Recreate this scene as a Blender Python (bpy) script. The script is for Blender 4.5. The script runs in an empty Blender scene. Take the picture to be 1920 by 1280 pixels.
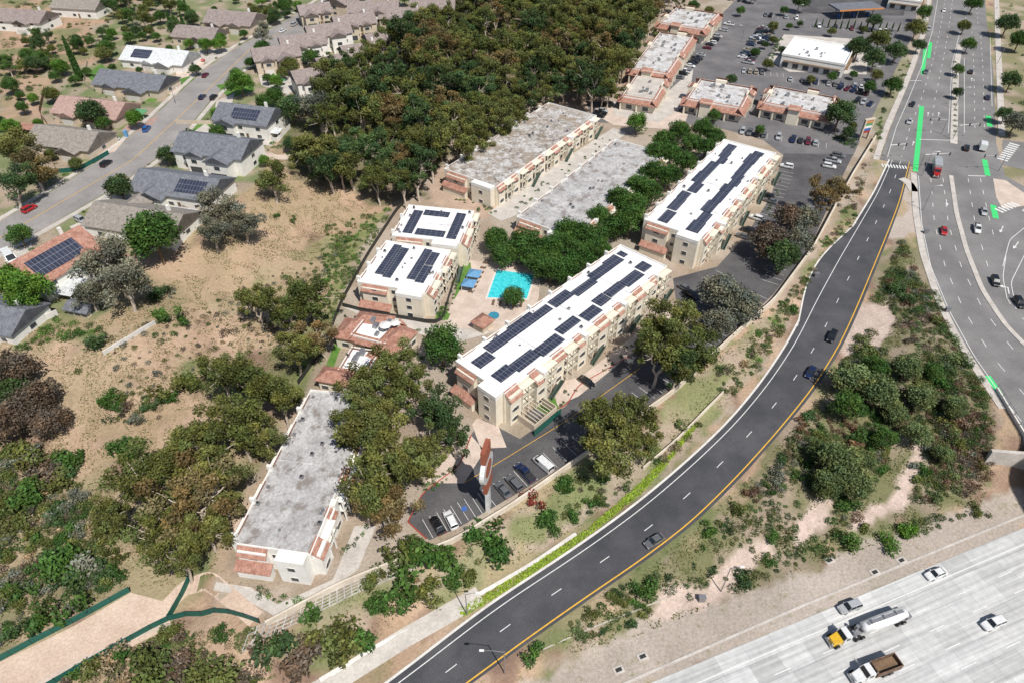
import bpy, math, random, bisect
import numpy as np
from mathutils import Vector, Matrix
from mathutils.geometry import tessellate_polygon
random.seed(7); rng=np.random.default_rng(7)
COL=bpy.context.scene.collection
F=1280.; TH=math.radians(42); H=120.
S_,K_=math.sin(TH),math.cos(TH)
R=math.radians
# ------------------------------------------------------------ camera geometry -> ground points
def ray(px,py):
    u=(px-960)/F; v=(py-640)/F
    return u, K_-v*S_, -(S_+v*K_)
def atz(px,py,z=0.):
    dx,dy,dz=ray(px,py); t=(z-H)/dz
    return (dx*t,dy*t)
def seg_dist(P,poly,closed=True):
    poly=np.array(poly,float); n=len(poly); best=np.full(len(P),1e9); bi=np.zeros(len(P)); 
    for i in range(n if closed else n-1):
        a=poly[i]; b=poly[(i+1)%n]; ab=b-a; L=max(ab@ab,1e-9)
        t=np.clip(((P-a)@ab)/L,0,1); d=np.hypot(*(P-(a+t[:,None]*ab)).T)
        m=d<best; best[m]=d[m]; bi[m]=i+t[m]
    return best,bi
def inside(P,poly):
    poly=np.array(poly,float); n=len(poly); c=np.zeros(len(P),bool)
    x,y=P[:,0],P[:,1]
    for i in range(n):
        x0,y0=poly[i]; x1,y1=poly[(i+1)%n]
        if y0==y1: continue
        m=((y0>y)!=(y1>y))&(x<(x1-x0)*(y-y0)/(y1-y0)+x0); c^=m
    return c
def resample(pts,n):
    pts=np.array(pts,float); d=np.r_[0,np.cumsum(np.linalg.norm(np.diff(pts,axis=0),axis=1))]
    t=np.linspace(0,d[-1],n); return np.stack([np.interp(t,d,pts[:,k]) for k in range(pts.shape[1])],1)
def smooth(pts,it=3):
    pts=np.array(pts,float)
    for _ in range(it):
        q=pts.copy(); q[1:-1]=(pts[:-2]+2*pts[1:-1]+pts[2:])/4; pts=q
    return pts
_lat=rng.random((256,256))
def vnoise(x,y,sc):
    x=np.asarray(x)/sc+1000; y=np.asarray(y)/sc+1000
    xi=np.floor(x).astype(int); yi=np.floor(y).astype(int); fx=x-xi; fy=y-yi
    fx=fx*fx*(3-2*fx); fy=fy*fy*(3-2*fy)
    g=lambda a,b:_lat[a%256,b%256]
    return (g(xi,yi)*(1-fx)+g(xi+1,yi)*fx)*(1-fy)+(g(xi,yi+1)*(1-fx)+g(xi+1,yi+1)*fx)*fy
# ------------------------------------------------------------ terrain
RLpx=[(1668,300),(1640,360),(1600,425),(1560,490),(1520,560),(1480,640),(1430,715),(1368,790),(1294,860),(1206,935),(1118,1000),(1022,1065),(935,1120),(865,1172),(800,1225),(720,1285),(640,1345)]
RRpx=[(1708,305),(1690,380),(1668,440),(1640,510),(1612,580),(1580,650),(1530,730),(1465,810),(1390,895),(1300,985),(1200,1060),(1110,1120),(1040,1170),(975,1215),(920,1255),(860,1300),(770,1360)]
def rz(y): return -5*np.clip((y-480)/720.,0,1)
RL=smooth(resample([(*atz(x,y,rz(y)),rz(y)) for x,y in RLpx],90),6)
RR=smooth(resample([(*atz(x,y,rz(y)),rz(y)) for x,y in RRpx],90),6)
RC=(RL+RR)/2
complex_px=[(400,1125),(415,990),(580,715),(625,600),(655,500),(740,375),(800,320),(1000,175),(1160,170),(1205,60),(1250,-60),(1790,-60),(1705,200),(1640,300),(1545,460),(1450,572),(1262,738),(1105,855),(1000,922),(850,1015),(640,1095),(500,1170)]
bl_px=[(1740,-80),(1735,60),(1700,150),(1655,250),(1640,312),(1700,325),(1705,400),(1718,475),(1748,565),(1785,640),(1830,710),(1875,780),(1900,810),(2400,900),(2400,-80)]
house_px=[(-700,720),(0,610),(190,600),(150,500),(370,425),(470,350),(525,245),(560,170),(640,130),(760,80),(800,-80),(-900,-80)]
path_px=[(-200,1330),(0,1225),(140,1160),(250,1100),(330,1125),(400,1140),(320,1180),(90,1285),(-100,1400)]
f1=np.array(atz(1230,1275,-7)); f2=np.array(atz(1920,988,-7)); fd=(f2-f1)/np.linalg.norm(f2-f1); fn=np.array([fd[1],-fd[0]])
fw_poly=[f1-fd*300-fn*8, f1+fd*500-fn*8, f1+fd*500+fn*60, f1-fd*300+fn*60]
regs=[('c',[atz(*p) for p in complex_px],0.),('b',[atz(*p) for p in bl_px],0.),('h',[atz(*p,9) for p in house_px],9.),
      ('p',[atz(*p,-3) for p in path_px],-3.),('f',fw_poly,-7.)]
def height_np(X,Y):
    P=np.stack([X.ravel(),Y.ravel()],1).astype(float)
    num=np.zeros(len(P)); den=np.zeros(len(P)); dm=np.full(len(P),1e9)
    for nme,poly,z in regs:
        d,_=seg_dist(P,poly); d[inside(P,poly)]=0
        w=1/(d+0.02)**2; num+=w*z; den+=w; dm=np.minimum(dm,d)
    rp=np.concatenate([RL[:,:2],RR[::-1,:2]]); d,_=seg_dist(P,rp); d[inside(P,rp)]=0; d=np.maximum(d-2.0,0)
    _,bi=seg_dist(P,RC[:,:2],False); zz=np.interp(bi,np.arange(len(RC)),RC[:,2])
    w=1/(d+0.02)**2; num+=w*zz; den+=w; dm=np.minimum(dm,d)
    z=num/den
    m=np.clip(dm/18,0,1)
    z+=m*((vnoise(P[:,0],P[:,1],26)-.5)*6.5+(vnoise(P[:,0]+77,P[:,1],10)-.5)*2.0)
    return z.reshape(X.shape)
def axis(lo,hi,st,out):
    core=np.arange(lo,hi+.01,st); s=st; a=[];v=core[-1]
    while v<core[-1]+out: s*=1.35; v+=s; a.append(v)
    s=st; b=[]; w=core[0]
    while w>core[0]-out: s*=1.35; w-=s; b.append(w)
    return np.array(b[::-1]+list(core)+a)
XS=axis(-315,330,1.6,4000); YS=axis(24,500,1.6,5000)
GX,GY=np.meshgrid(XS,YS)
GZ=height_np(GX,GY)
XL=list(XS); YL=list(YS)
def h(x,y):
    i=min(max(bisect.bisect_right(XL,x)-1,0),len(XL)-2); j=min(max(bisect.bisect_right(YL,y)-1,0),len(YL)-2)
    fx=(x-XL[i])/(XL[i+1]-XL[i]); fy=(y-YL[j])/(YL[j+1]-YL[j])
    return float((GZ[j,i]*(1-fx)+GZ[j,i+1]*fx)*(1-fy)+(GZ[j+1,i]*(1-fx)+GZ[j+1,i+1]*fx)*fy)
def at(px,py,dz=0.):
    z=0.; 
    for _ in range(14):
        x,y=atz(px,py,z+dz); z=z*.3+.7*h(x,y)
    return (x,y,h(x,y))
# ------------------------------------------------------------ materials
M={}
def newmat(name):
    m=bpy.data.materials.new(name); m.use_nodes=True; nt=m.node_tree
    return m,nt,nt.nodes['Principled BSDF']
def mixc(nt,fac,a,b,mode='MIX'):
    n=nt.nodes.new('ShaderNodeMix'); n.data_type='RGBA'; n.blend_type=mode
    for sock,val in ((n.inputs[0],fac),(n.inputs[6],a),(n.inputs[7],b)):
        if isinstance(val,bpy.types.NodeSocket): nt.links.new(val,sock)
        elif isinstance(val,(int,float)): sock.default_value=val
        else: sock.default_value=(*val,1)
    return n.outputs[2]
def noise(nt,scale,detail=4,rough=.6,vec=None,lo=.35,hi=.65):
    n=nt.nodes.new('ShaderNodeTexNoise'); n.inputs['Scale'].default_value=scale; n.inputs['Detail'].default_value=detail; n.inputs['Roughness'].default_value=rough
    if vec is None:
        tc=nt.nodes.new('ShaderNodeTexCoord'); vec=tc.outputs['Object']
    nt.links.new(vec,n.inputs['Vector'])
    r=nt.nodes.new('ShaderNodeMapRange'); r.inputs[1].default_value=lo; r.inputs[2].default_value=hi
    nt.links.new(n.outputs['Fac'],r.inputs[0]); return r.outputs[0]
def bump(nt,b,src,st,dist=.1):
    n=nt.nodes.new('ShaderNodeBump'); n.inputs['Strength'].default_value=st; n.inputs['Distance'].default_value=dist
    nt.links.new(src,n.inputs['Height']); nt.links.new(n.outputs[0],b.inputs['Normal'])
def noisy(name,c1,c2,s1=.3,s2=3,rough=.85,bp=.3,amt2=.25,lo=.35,hi=.65,stain=None):
    m,nt,b=newmat(name)
    a=noise(nt,s1,5,lo=lo,hi=hi); col=mixc(nt,a,c1,c2)
    f=noise(nt,s2,4,.7); g=mixc(nt,f,(1-amt2,)*3,(1+amt2,)*3); col=mixc(nt,1.,col,g,'MULTIPLY')
    if stain:
        s_=noise(nt,stain[0],6,.7,lo=.52,hi=.62); col=mixc(nt,s_,col,stain[1])
    nt.links.new(col,b.inputs['Base Color']); b.inputs['Roughness'].default_value=rough
    if bp: bump(nt,b,f,bp)
    M[name]=m; return m
def plain(name,c,rough=.5,metal=0,spec=.5,coat=0):
    m,nt,b=newmat(name); b.inputs['Roughness'].default_value=rough; b.inputs['Metallic'].default_value=metal
    b.inputs['Specular IOR Level'].default_value=spec; b.inputs['Coat Weight'].default_value=coat
    f=noise(nt,2.,3); g=mixc(nt,f,[x*.86 for x in c],[min(1,x*1.08) for x in c]); nt.links.new(g,b.inputs['Base Color'])
    M[name]=m; return m
noisy('asphalt_ramp',(.048,.050,.057),(.085,.083,.088),.12,6,.85,.2,.25)
noisy('asphalt_blvd',(.16,.155,.15),(.23,.22,.215),.08,3,.85,.2,.15)
noisy('asphalt_street',(.24,.225,.215),(.32,.30,.285),.1,2.5,.85,.2,.15)
noisy('asphalt_lot',(.065,.062,.066),(.115,.11,.11),.12,3,.85,.2,.25)
noisy('asphalt_shop',(.12,.115,.12),(.18,.17,.17),.1,3,.85,.2,.2)
noisy('concrete',(.44,.40,.36),(.56,.52,.47),.3,2,.85,.2,.12)
noisy('concrete_white',(.60,.57,.53),(.72,.69,.65),.3,2,.85,.2,.1)
noisy('concrete_crib',(.36,.34,.31),(.52,.49,.45),.4,2,.85,.2,.2)
noisy('concrete_pink',(.50,.40,.33),(.62,.51,.43),.3,2,.85,.2,.1)
noisy('path_dirt',(.52,.39,.30),(.64,.50,.40),.15,2,.95,.3,.14)
noisy('roof_white',(.62,.62,.61),(.88,.88,.88),.22,1.2,.7,.05,.06,.25,.55)
noisy('roof_light',(.40,.39,.38),(.62,.61,.60),.3,1.2,.7,.05,.12,.3,.6,(.25,(.30,.27,.24)))
noisy('roof_grey',(.30,.29,.285),(.50,.49,.48),.28,1.6,.9,.3,.22,.3,.65,(.35,(.24,.21,.19)))
noisy('roof_grey_stained',(.22,.185,.15),(.50,.48,.46),.35,1.4,.9,.3,.3,.35,.6,(.2,(.30,.24,.18)))
noisy('stucco',(.68,.61,.49),(.76,.70,.58),.4,3,.9,.1,.07)
noisy('stucco_white',(.72,.70,.65),(.82,.80,.76),.4,3,.9,.1,.07)
noisy('stucco_tan',(.50,.42,.33),(.60,.51,.40),.4,3,.9,.1,.07)
noisy('wall_cream',(.58,.50,.40),(.72,.64,.53),.2,2,.9,.2,.1)
noisy('brown_wood',(.13,.08,.045),(.22,.14,.08),.6,4,.8,.2,.2)
noisy('lawn',(.07,.17,.025),(.12,.23,.04),.4,4,.9,.3,.2)
def tiles(name,c1,c2,pitch=2.2):
    m,nt,b=newmat(name)
    a=noise(nt,.9,4); col=mixc(nt,a,c1,c2)
    w=nt.nodes.new('ShaderNodeTexBrick'); w.inputs['Scale'].default_value=pitch; w.inputs['Mortar Size'].default_value=.05
    w.inputs['Color1'].default_value=(.8,.8,.8,1); w.inputs['Color2'].default_value=(1.15,1.15,1.15,1); w.inputs['Mortar'].default_value=(.5,.5,.5,1)
    w.inputs['Brick Width'].default_value=.7; w.inputs['Row Height'].default_value=.7
    tc=nt.nodes.new('ShaderNodeTexCoord'); nt.links.new(tc.outputs['Object'],w.inputs['Vector'])
    col=mixc(nt,1.,col,w.outputs['Color'],'MULTIPLY'); nt.links.new(col,b.inputs['Base Color']); b.inputs['Roughness'].default_value=.85
    M[name]=m
tiles('tile_terracotta',(.34,.155,.11),(.50,.28,.21))
tiles('tile_pink',(.40,.26,.22),(.50,.34,.29))
tiles('shingle_slate',(.14,.15,.17),(.22,.23,.255))
tiles('shingle_brown',(.25,.20,.185),(.36,.30,.275))
tiles('shingle_tan',(.26,.23,.20),(.36,.32,.28))
tiles('shingle_white',(.6,.62,.62),(.75,.77,.77))
def solar(name):
    m,nt,b=newmat(name)
    w=nt.nodes.new('ShaderNodeTexBrick'); w.offset=0; w.inputs['Scale'].default_value=1.; w.inputs['Mortar Size'].default_value=.035
    w.inputs['Color1'].default_value=(.030,.036,.060,1); w.inputs['Color2'].default_value=(.045,.050,.078,1); w.inputs['Mortar'].default_value=(.26,.27,.31,1)
    w.inputs['Brick Width'].default_value=1.05; w.inputs['Row Height'].default_value=1.7
    tc=nt.nodes.new('ShaderNodeTexCoord'); nt.links.new(tc.outputs['Object'],w.inputs['Vector'])
    nt.links.new(w.outputs['Color'],b.inputs['Base Color']); b.inputs['Roughness'].default_value=.3; b.inputs['Specular IOR Level'].default_value=.4; M[name]=m
solar('solar')
def slab():
    m,nt,b=newmat('freeway_concrete')
    w=nt.nodes.new('ShaderNodeTexBrick'); w.offset=.15; w.inputs['Scale'].default_value=1.; w.inputs['Mortar Size'].default_value=.03
    w.inputs['Color1'].default_value=(.46,.46,.45,1); w.inputs['Color2'].default_value=(.60,.60,.59,1); w.inputs['Mortar'].default_value=(.34,.34,.34,1)
    w.inputs['Brick Width'].default_value=6; w.inputs['Row Height'].default_value=3.7
    tc=nt.nodes.new('ShaderNodeTexCoord'); nt.links.new(tc.outputs['Object'],w.inputs['Vector'])
    mp=nt.nodes.new('ShaderNodeMapping'); mp.inputs['Scale'].default_value=(.03,1.3,1); nt.links.new(tc.outputs['Object'],mp.inputs[0])
    st=noise(nt,1.,4,.6,mp.outputs[0]); g=mixc(nt,st,(.78,.78,.79),(1.12,1.12,1.1)); col=mixc(nt,1.,w.outputs['Color'],g,'MULTIPLY')
    f=noise(nt,.7,5); g=mixc(nt,f,(.9,.9,.9),(1.06,1.06,1.06)); col=mixc(nt,1.,col,g,'MULTIPLY')
    nt.links.new(col,b.inputs['Base Color']); b.inputs['Roughness'].default_value=.8; M['freeway_concrete']=m
slab()
plain('paint_white',(.72,.72,.70),.7); plain('paint_yellow',(.75,.42,.04),.7); plain('paint_green',(.06,.62,.18),.7)
plain('glass_dark',(.02,.025,.03),.08,0,.6); plain('window_pane',(.05,.06,.07),.15,0,.6); plain('frame_white',(.7,.68,.63),.6)
plain('rail_green',(.05,.08,.06),.6); plain('fence_green',(.01,.10,.075),.7); plain('metal_grey',(.35,.35,.36),.45,.6)
plain('tyre',(.02,.02,.02),.9); plain('rim',(.45,.45,.46),.35,.8); plain('light_lens',(.8,.8,.78),.2); plain('tail_lens',(.35,.01,.01),.3)
plain('pool_coping',(.7,.66,.6),.6); plain('canvas_blue',(.13,.30,.50),.8); plain('canvas_white',(.75,.74,.7),.8); plain('canvas_green',(.10,.30,.14),.8); plain('sign_red',(.35,.05,.03),.5); plain('sign_blue',(.06,.14,.4),.5)
plain('sign_orange',(.6,.25,.08),.5); plain('bark_pale',(.50,.42,.34),.9); plain('bark_brown',(.16,.11,.07),.9); plain('garage',(.62,.60,.56),.7); plain('blackish',(.03,.03,.03),.6)
plain('fabric_sign',(.30,.09,.05),.6)
noisy('truck_load',(.12,.07,.045),(.2,.13,.09),1,4,.95,.5,.3)
m,nt,b=newmat('pool_water'); f=noise(nt,1.2,2); g=mixc(nt,f,(.03,.50,.56),(.09,.66,.70)); nt.links.new(g,b.inputs['Base Color']); b.inputs['Roughness'].default_value=.06; bump(nt,b,f,.1); M['pool_water']=m
plain('spa_water',(.05,.25,.35),.1)
CARCOL={'white':(.78,.78,.77),'black':(.012,.012,.014),'silver':(.42,.43,.44),'grey':(.13,.135,.14),'dark blue':(.012,.022,.07),'blue':(.02,.12,.38),'red':(.42,.015,.015),'maroon':(.13,.01,.025),'tan':(.38,.32,.24),'yellow':(.75,.45,.03)}
for k,c in CARCOL.items(): plain('car_'+k,c,.3,.1,.5,.6)
FOL={}
def foliage(name,c,c2=None):
    m,nt,b=newmat(name); c2=c2 or [x*1.3 for x in c]; FOL[name]=(np.array(c)+np.array(c2))/2
    at_=nt.nodes.new('ShaderNodeAttribute'); at_.attribute_name='Col'
    oi=nt.nodes.new('ShaderNodeObjectInfo'); base=mixc(nt,oi.outputs['Random'],[x*.82 for x in c] if name!='leaf_mixed' else c,c2)
    col=mixc(nt,1.,base,at_.outputs['Color'],'MULTIPLY'); nt.links.new(col,b.inputs['Base Color']); b.inputs['Roughness'].default_value=.6; b.inputs['Specular IOR Level'].default_value=.25
    tr=nt.nodes.new('ShaderNodeBsdfTranslucent'); nt.links.new(col,tr.inputs[0]); ms=nt.nodes.new('ShaderNodeMixShader'); ms.inputs[0].default_value=.28
    out=nt.nodes['Material Output']; nt.links.new(b.outputs[0],ms.inputs[1]); nt.links.new(tr.outputs[0],ms.inputs[2]); nt.links.new(ms.outputs[0],out.inputs[0]); M[name]=m
foliage('leaf_olive',(.125,.165,.045),(.175,.195,.06)); foliage('leaf_olive_brown',(.19,.165,.07),(.23,.18,.085)); foliage('leaf_green',(.06,.145,.03),(.085,.175,.04))
foliage('leaf_bright',(.11,.25,.035),(.14,.28,.045)); foliage('leaf_grey',(.20,.225,.175),(.24,.25,.20)); foliage('leaf_dark',(.06,.11,.04)); foliage('leaf_brown',(.155,.125,.095),(.20,.155,.12))
foliage('leaf_pale',(.14,.21,.08),(.19,.25,.105)); foliage('leaf_dry',(.40,.31,.19),(.46,.37,.24)); foliage('leaf_red',(.27,.05,.045),(.32,.07,.06)); foliage('leaf_lime',(.27,.42,.035),(.33,.45,.05)); foliage('leaf_mixed',(1,1,1),(1,1,1))
foliage('leaf_russet',(.20,.13,.09),(.26,.16,.10))
# ------------------------------------------------------------ mesh helpers
class MB:
    def __init__(s,mp=None): s.v=[];s.f=[];s.m=[];s.mp=mp;s.mi=0
    def add(s,vs,fs):
        n=len(s.v)
        for p in vs: s.v.append(s.mp(*p) if s.mp else tuple(p))
        for f in fs: s.f.append([n+i for i in f]); s.m.append(s.mi)
        return s
    def box(s,x0,x1,y0,y1,z0,z1):
        return s.add([(x0,y0,z0),(x1,y0,z0),(x1,y1,z0),(x0,y1,z0),(x0,y0,z1),(x1,y0,z1),(x1,y1,z1),(x0,y1,z1)],
            [(0,3,2,1),(4,5,6,7),(0,1,5,4),(1,2,6,5),(2,3,7,6),(3,0,4,7)])
    def hexa(s,b,t):
        return s.add(list(b)+list(t),[(0,3,2,1),(4,5,6,7),(0,1,5,4),(1,2,6,5),(2,3,7,6),(3,0,4,7)])
    def prism(s,poly,z0,z1):
        n=len(poly); tri=tessellate_polygon([[Vector((p[0],p[1],0)) for p in poly]])
        vs=[(p[0],p[1],z1) for p in poly]+[(p[0],p[1],z0) for p in poly]
        return s.add(vs,[tuple(t) for t in tri]+[(i,(i+1)%n,n+(i+1)%n,n+i) for i in range(n)])
    def tube(s,pts,rs,n=6,caps=True):
        rings=[]
        for i,p in enumerate(pts):
            p=Vector(p); a=Vector(pts[max(i-1,0)]); b=Vector(pts[min(i+1,len(pts)-1)]); d=(b-a).normalized() if (b-a).length>1e-6 else Vector((0,0,1))
            u=d.orthogonal().normalized(); 
            if i and abs(d.dot(pu))<.95: u=(pu-d*pu.dot(d)).normalized()
            pu=u; w=d.cross(u); rings.append([tuple(p+(u*math.cos(2*math.pi*k/n)+w*math.sin(2*math.pi*k/n))*rs[i]) for k in range(n)])
        vs=[q for r in rings for q in r]; fs=[]
        for i in range(len(pts)-1):
            for k in range(n): fs.append((i*n+k,i*n+(k+1)%n,(i+1)*n+(k+1)%n,(i+1)*n+k))
        if caps: fs+= [tuple(range(n))[::-1],tuple(range((len(pts)-1)*n,len(pts)*n))]
        return s.add(vs,fs)
    def mesh(s,name,mats,smooth_=False):
        me=bpy.data.meshes.new(name); me.from_pydata(s.v,[],s.f)
        if not isinstance(mats,(list,tuple)): mats=[mats]
        for m in mats: me.materials.append(M[m])
        me.polygons.foreach_set('material_index',s.m)
        if smooth_: me.polygons.foreach_set('use_smooth',[True]*len(s.f))
        me.update(); return me
    def build(s,name,mats,parent=None,smooth_=False): 
        if not s.f: return None
        return inst(name,s.mesh(name,mats,smooth_),parent)
def inst(name,me,parent=None,loc=None,rz_=0,sc=None):
    o=bpy.data.objects.new(name,me); COL.objects.link(o)
    if parent: o.parent=parent
    if loc is not None: o.location=loc
    if rz_: o.rotation_euler=(0,0,rz_)
    if sc is not None: o.scale=sc if hasattr(sc,'__len__') else (sc,)*3
    return o
def tag(o,label,cat,group=None,kind=None):
    if label: o['label']=label
    if cat: o['category']=cat
    if group: o['group']=group
    if kind: o['kind']=kind
    return o
def struct(o): o['kind']='structure'; return o
def thing(name,label,cat,loc=(0,0,0),rot=0,group=None):
    o=inst(name,None,None,loc,rot); return tag(o,label,cat,group)
def setmat(o,idx,m):
    o.material_slots[idx].link='OBJECT'; o.material_slots[idx].material=M[m]
def leafmesh(name,c,s,col,mat,up=.35,asp=.6):
    n=len(c); nr=rng.normal(size=(n,3)); nr[:,2]+=up*2; nr/=np.linalg.norm(nr,axis=1)[:,None]
    t=np.cross(nr,rng.normal(size=(n,3))); t/=np.linalg.norm(t,axis=1)[:,None]+1e-9; b=np.cross(nr,t)
    s=np.asarray(s)[:,None]; t=t*s; b=b*s*asp
    v=np.stack([c-t,c-b*1.0,c+t,c+b],1).reshape(-1,3)
    me=bpy.data.meshes.new(name); me.vertices.add(4*n); me.vertices.foreach_set('co',v.ravel().astype(np.float32))
    me.loops.add(4*n); me.loops.foreach_set('vertex_index',np.arange(4*n,dtype=np.int32))
    me.polygons.add(n); me.polygons.foreach_set('loop_start',np.arange(0,4*n,4,dtype=np.int32)); me.polygons.foreach_set('loop_total',np.full(n,4,dtype=np.int32))
    ca=me.color_attributes.new('Col','FLOAT_COLOR','POINT'); cc=np.ones((n,4)); cc[:,:3]=col; ca.data.foreach_set('color',np.repeat(cc,4,0).ravel().astype(np.float32))
    me.materials.append(M[mat]); me.update(calc_edges=True); me.validate(); return me
# ------------------------------------------------------------ draped sheets
def sheet(name,px,z,off,mat,kind=True,raw=False):
    pts=px if raw else [atz(x,y,z+off) for x,y in px]
    b=MB(); tri=tessellate_polygon([[Vector((p[0],p[1],0)) for p in pts]])
    tris=[]
    for t in tri:
        a,c,d=[pts[i] for i in t]
        cr=(c[0]-a[0])*(d[1]-a[1])-(c[1]-a[1])*(d[0]-a[0]); tris.append(t if cr>0 else t[::-1])
    b.add([(p[0],p[1],z+off) for p in pts],tris); o=b.build(name,mat)
    return struct(o) if kind else o
def worldline(px,step=1.5,sm=4,raw=False):
    pts=px if raw else [at(x,y)[:2] for x,y in px]
    L=np.linalg.norm(np.diff(np.array(pts),axis=0),axis=1).sum(); n=max(2,int(L/step)+1)
    p=resample(pts,n); return smooth(p,sm) if sm else p
def strip_mesh(b,P,w,off,o0=0.,dash=None,zc=None):
    P=np.array(P)[:,:2]; T=np.gradient(P,axis=0); T/=np.linalg.norm(T,axis=1)[:,None]+1e-9; N=np.stack([-T[:,1],T[:,0]],1)
    Q=P+N*o0; d=np.r_[0,np.cumsum(np.linalg.norm(np.diff(P,axis=0),axis=1))]
    for i in range(len(Q)-1):
        if dash and (d[i]%(dash[0]+dash[1]))>dash[0]: continue
        vs=[]
        for q,n in ((Q[i],N[i]),(Q[i+1],N[i+1])):
            for sgn in (-1,1):
                x,y=q+n*sgn*w/2; vs.append((x,y,(zc if zc is not None else h(x,y))+off))
        b.add(vs,[(0,2,3,1)])
def strip(name,px,w,mat,off,dash=None,step=1.5,sm=4,zc=None,raw=False):
    b=MB(); strip_mesh(b,worldline(px,step,sm,raw),w,off,0,dash,zc); return struct(b.build(name,mat))
# ------------------------------------------------------------ ground sheet
P=np.stack([GX.ravel(),GY.ravel()],1)
wob=np.stack([(vnoise(P[:,0],P[:,1],7)-.5)*9+(vnoise(P[:,0],P[:,1]+50,2.5)-.5)*3,(vnoise(P[:,0]+31,P[:,1],7)-.5)*9+(vnoise(P[:,0]+9,P[:,1]+9,2.5)-.5)*3],1)
Pw=P+wob
def N_(sc,o=0): return vnoise(P[:,0]+o,P[:,1]+o*1.7,sc)
def mix(a,b,t): t=np.clip(t,0,1)[:,None]; return np.array(a)*(1-t)+np.array(b)*t
fb=N_(40)*.5+N_(14,5)*.3+N_(4,9)*.2; fb2=N_(22,33)*.5+N_(7,55)*.3+N_(3.3,99)*.2
dirt=mix((.40,.275,.185),(.52,.385,.28),N_(9,3)); dry=mix(dirt,(.36,.30,.18),(fb-.45)*6); cl=mix(dry,(.17,.19,.08),(fb2-.50)*7)
cl=mix(cl,(.25,.165,.12),(N_(5,71)-.66)*5)
def paint(px,c,f=1.,wobble=True,zr=None,c2=None,sc=6,W=None):
    global cl
    poly=[(at(x,y)[:2] if zr is None else atz(x,y,zr)) for x,y in px]
    m=inside(Pw if wobble is True else (P if not wobble else P+wob*wobble),poly)
    t=m*f; 
    cc=mix(c,c2,(vnoise(P[:,0]+13,P[:,1]+7,sc)-.35)*3.3) if c2 is not None else np.array(c)[None]
    cl=cl*(1-t[:,None])+cc*t[:,None]
paint([(-700,720),(0,600),(120,590),(150,500),(370,425),(470,350),(525,245),(560,170),(760,90),(800,-60),(-900,-60)],(.37,.30,.235),.8,True,None,(.15,.20,.08),5)
paint([(0,170),(60,140),(200,110),(170,60),(220,20),(330,-40),(-100,-40),(-200,200)],(.44,.29,.20),.85,True,None,(.20,.20,.09),7)
paint([(0,240),(0,150),(60,130),(110,150),(80,200),(60,240)],(.46,.31,.22),.85,True,None,(.34,.26,.16),6)
paint([(370,470),(480,330),(545,280),(640,350),(720,400),(700,460),(600,430),(520,480),(420,560),(330,600),(270,640),(200,600),(260,540)],(.44,.31,.21),.75,True,None,(.36,.27,.17),9)
paint([(60,660),(300,620),(450,600),(430,650),(330,690),(220,760),(180,800),(80,760)],(.45,.32,.225),.75,True,None,(.36,.28,.18),6)
paint([(150,780),(300,720),(400,680),(360,780),(250,860),(160,900)],(.43,.31,.22),.7,True,None,(.34,.26,.16),5)
paint([(480,480),(640,440),(720,430),(650,560),(600,600),(520,600),(440,540)],(.27,.26,.12),.65,True,None,(.42,.32,.21),6)
paint([(640,440),(735,400),(690,470),(640,560),(600,690),(570,720),(560,640),(620,540),(600,470)],(.17,.22,.06),.75,True,None,(.28,.27,.14),4)
paint([(0,880),(120,900),(220,1000),(240,1100),(120,1170),(0,1220),(-80,1200)],(.20,.19,.10),.75,True,None,(.38,.29,.2),4)
paint([(640,610),(625,690),(600,700),(612,640)],(.14,.30,.04),.9)
paint([(1650,250),(1600,420),(1500,560),(1430,690),(1280,840),(1100,980),(900,1090),(700,1200),(480,1240),(500,1170),(850,1015),(1105,855),(1262,738),(1450,572),(1545,460),(1640,270)],(.40,.32,.25),.85,True,None,(.19,.22,.09),5)
paint([(1380,740),(1480,640),(1400,700),(1290,830),(1100,960),(1000,1040),(960,1080),(1150,960),(1260,880)],(.46,.36,.30),.75,True,None,(.38,.31,.25),4)
paint([(1700,440),(1740,560),(1800,650),(1870,770),(1860,900),(1700,1000),(1500,1060),(1200,1190),(1000,1240),(1000,1210),(1200,1080),(1400,900),(1560,720),(1640,560),(1680,450)],(.31,.25,.19),.92,True,None,(.17,.17,.08),4)
paint([(1690,340),(1720,340),(1722,440),(1680,450),(1670,430)],(.48,.42,.37),.9)
ROCK=[[(1604,575),(1668,560),(1680,600),(1642,662),(1580,668),(1584,622)],[(1365,1038),(1430,1000),(1455,1020),(1420,1055),(1378,1100),(1322,1132),(1215,1166),(1225,1112),(1330,1095)],[(1490,985),(1560,925),(1570,940),(1550,1000),(1490,1020)],[(1700,880),(1722,800),(1734,860),(1705,945),(1640,985),(1600,1010),(1590,990),(1650,950)]]
for r_ in ROCK: paint(r_,(.60,.48,.42),.97,.3,None,(.50,.40,.34),1.9)
paint([(1750,700),(1860,780),(1870,880),(1800,930),(1760,900)],(.24,.16,.12),.7,True,None,(.30,.23,.16),4)
paint([(930,1290),(1180,1178),(1560,1050),(1840,940),(1930,915),(1930,990),(1500,1165),(1150,1320)],(.47,.41,.36),.95,.3,None,(.42,.365,.315),9)
paint(complex_px,(.42,.36,.30),.85,False,0,(.34,.27,.21),5)
paint([(800,330),(950,240),(1060,180),(1160,190),(1130,230),(960,390),(880,420),(810,380)],(.52,.38,.29),.8,False,0,(.44,.32,.24),3)
paint([(410,1010),(580,740),(600,735),(470,1000),(420,1110)],(.42,.32,.23),.9)
paint([(1700,-20),(1705,200),(1640,250),(1560,-30)],(.17,.20,.09),.5,False,0)
paint([(1850,400),(1930,380),(2000,300),(2000,-30),(1865,-30)],(.40,.33,.26),.8,False,0,(.2,.2,.1),8)
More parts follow.
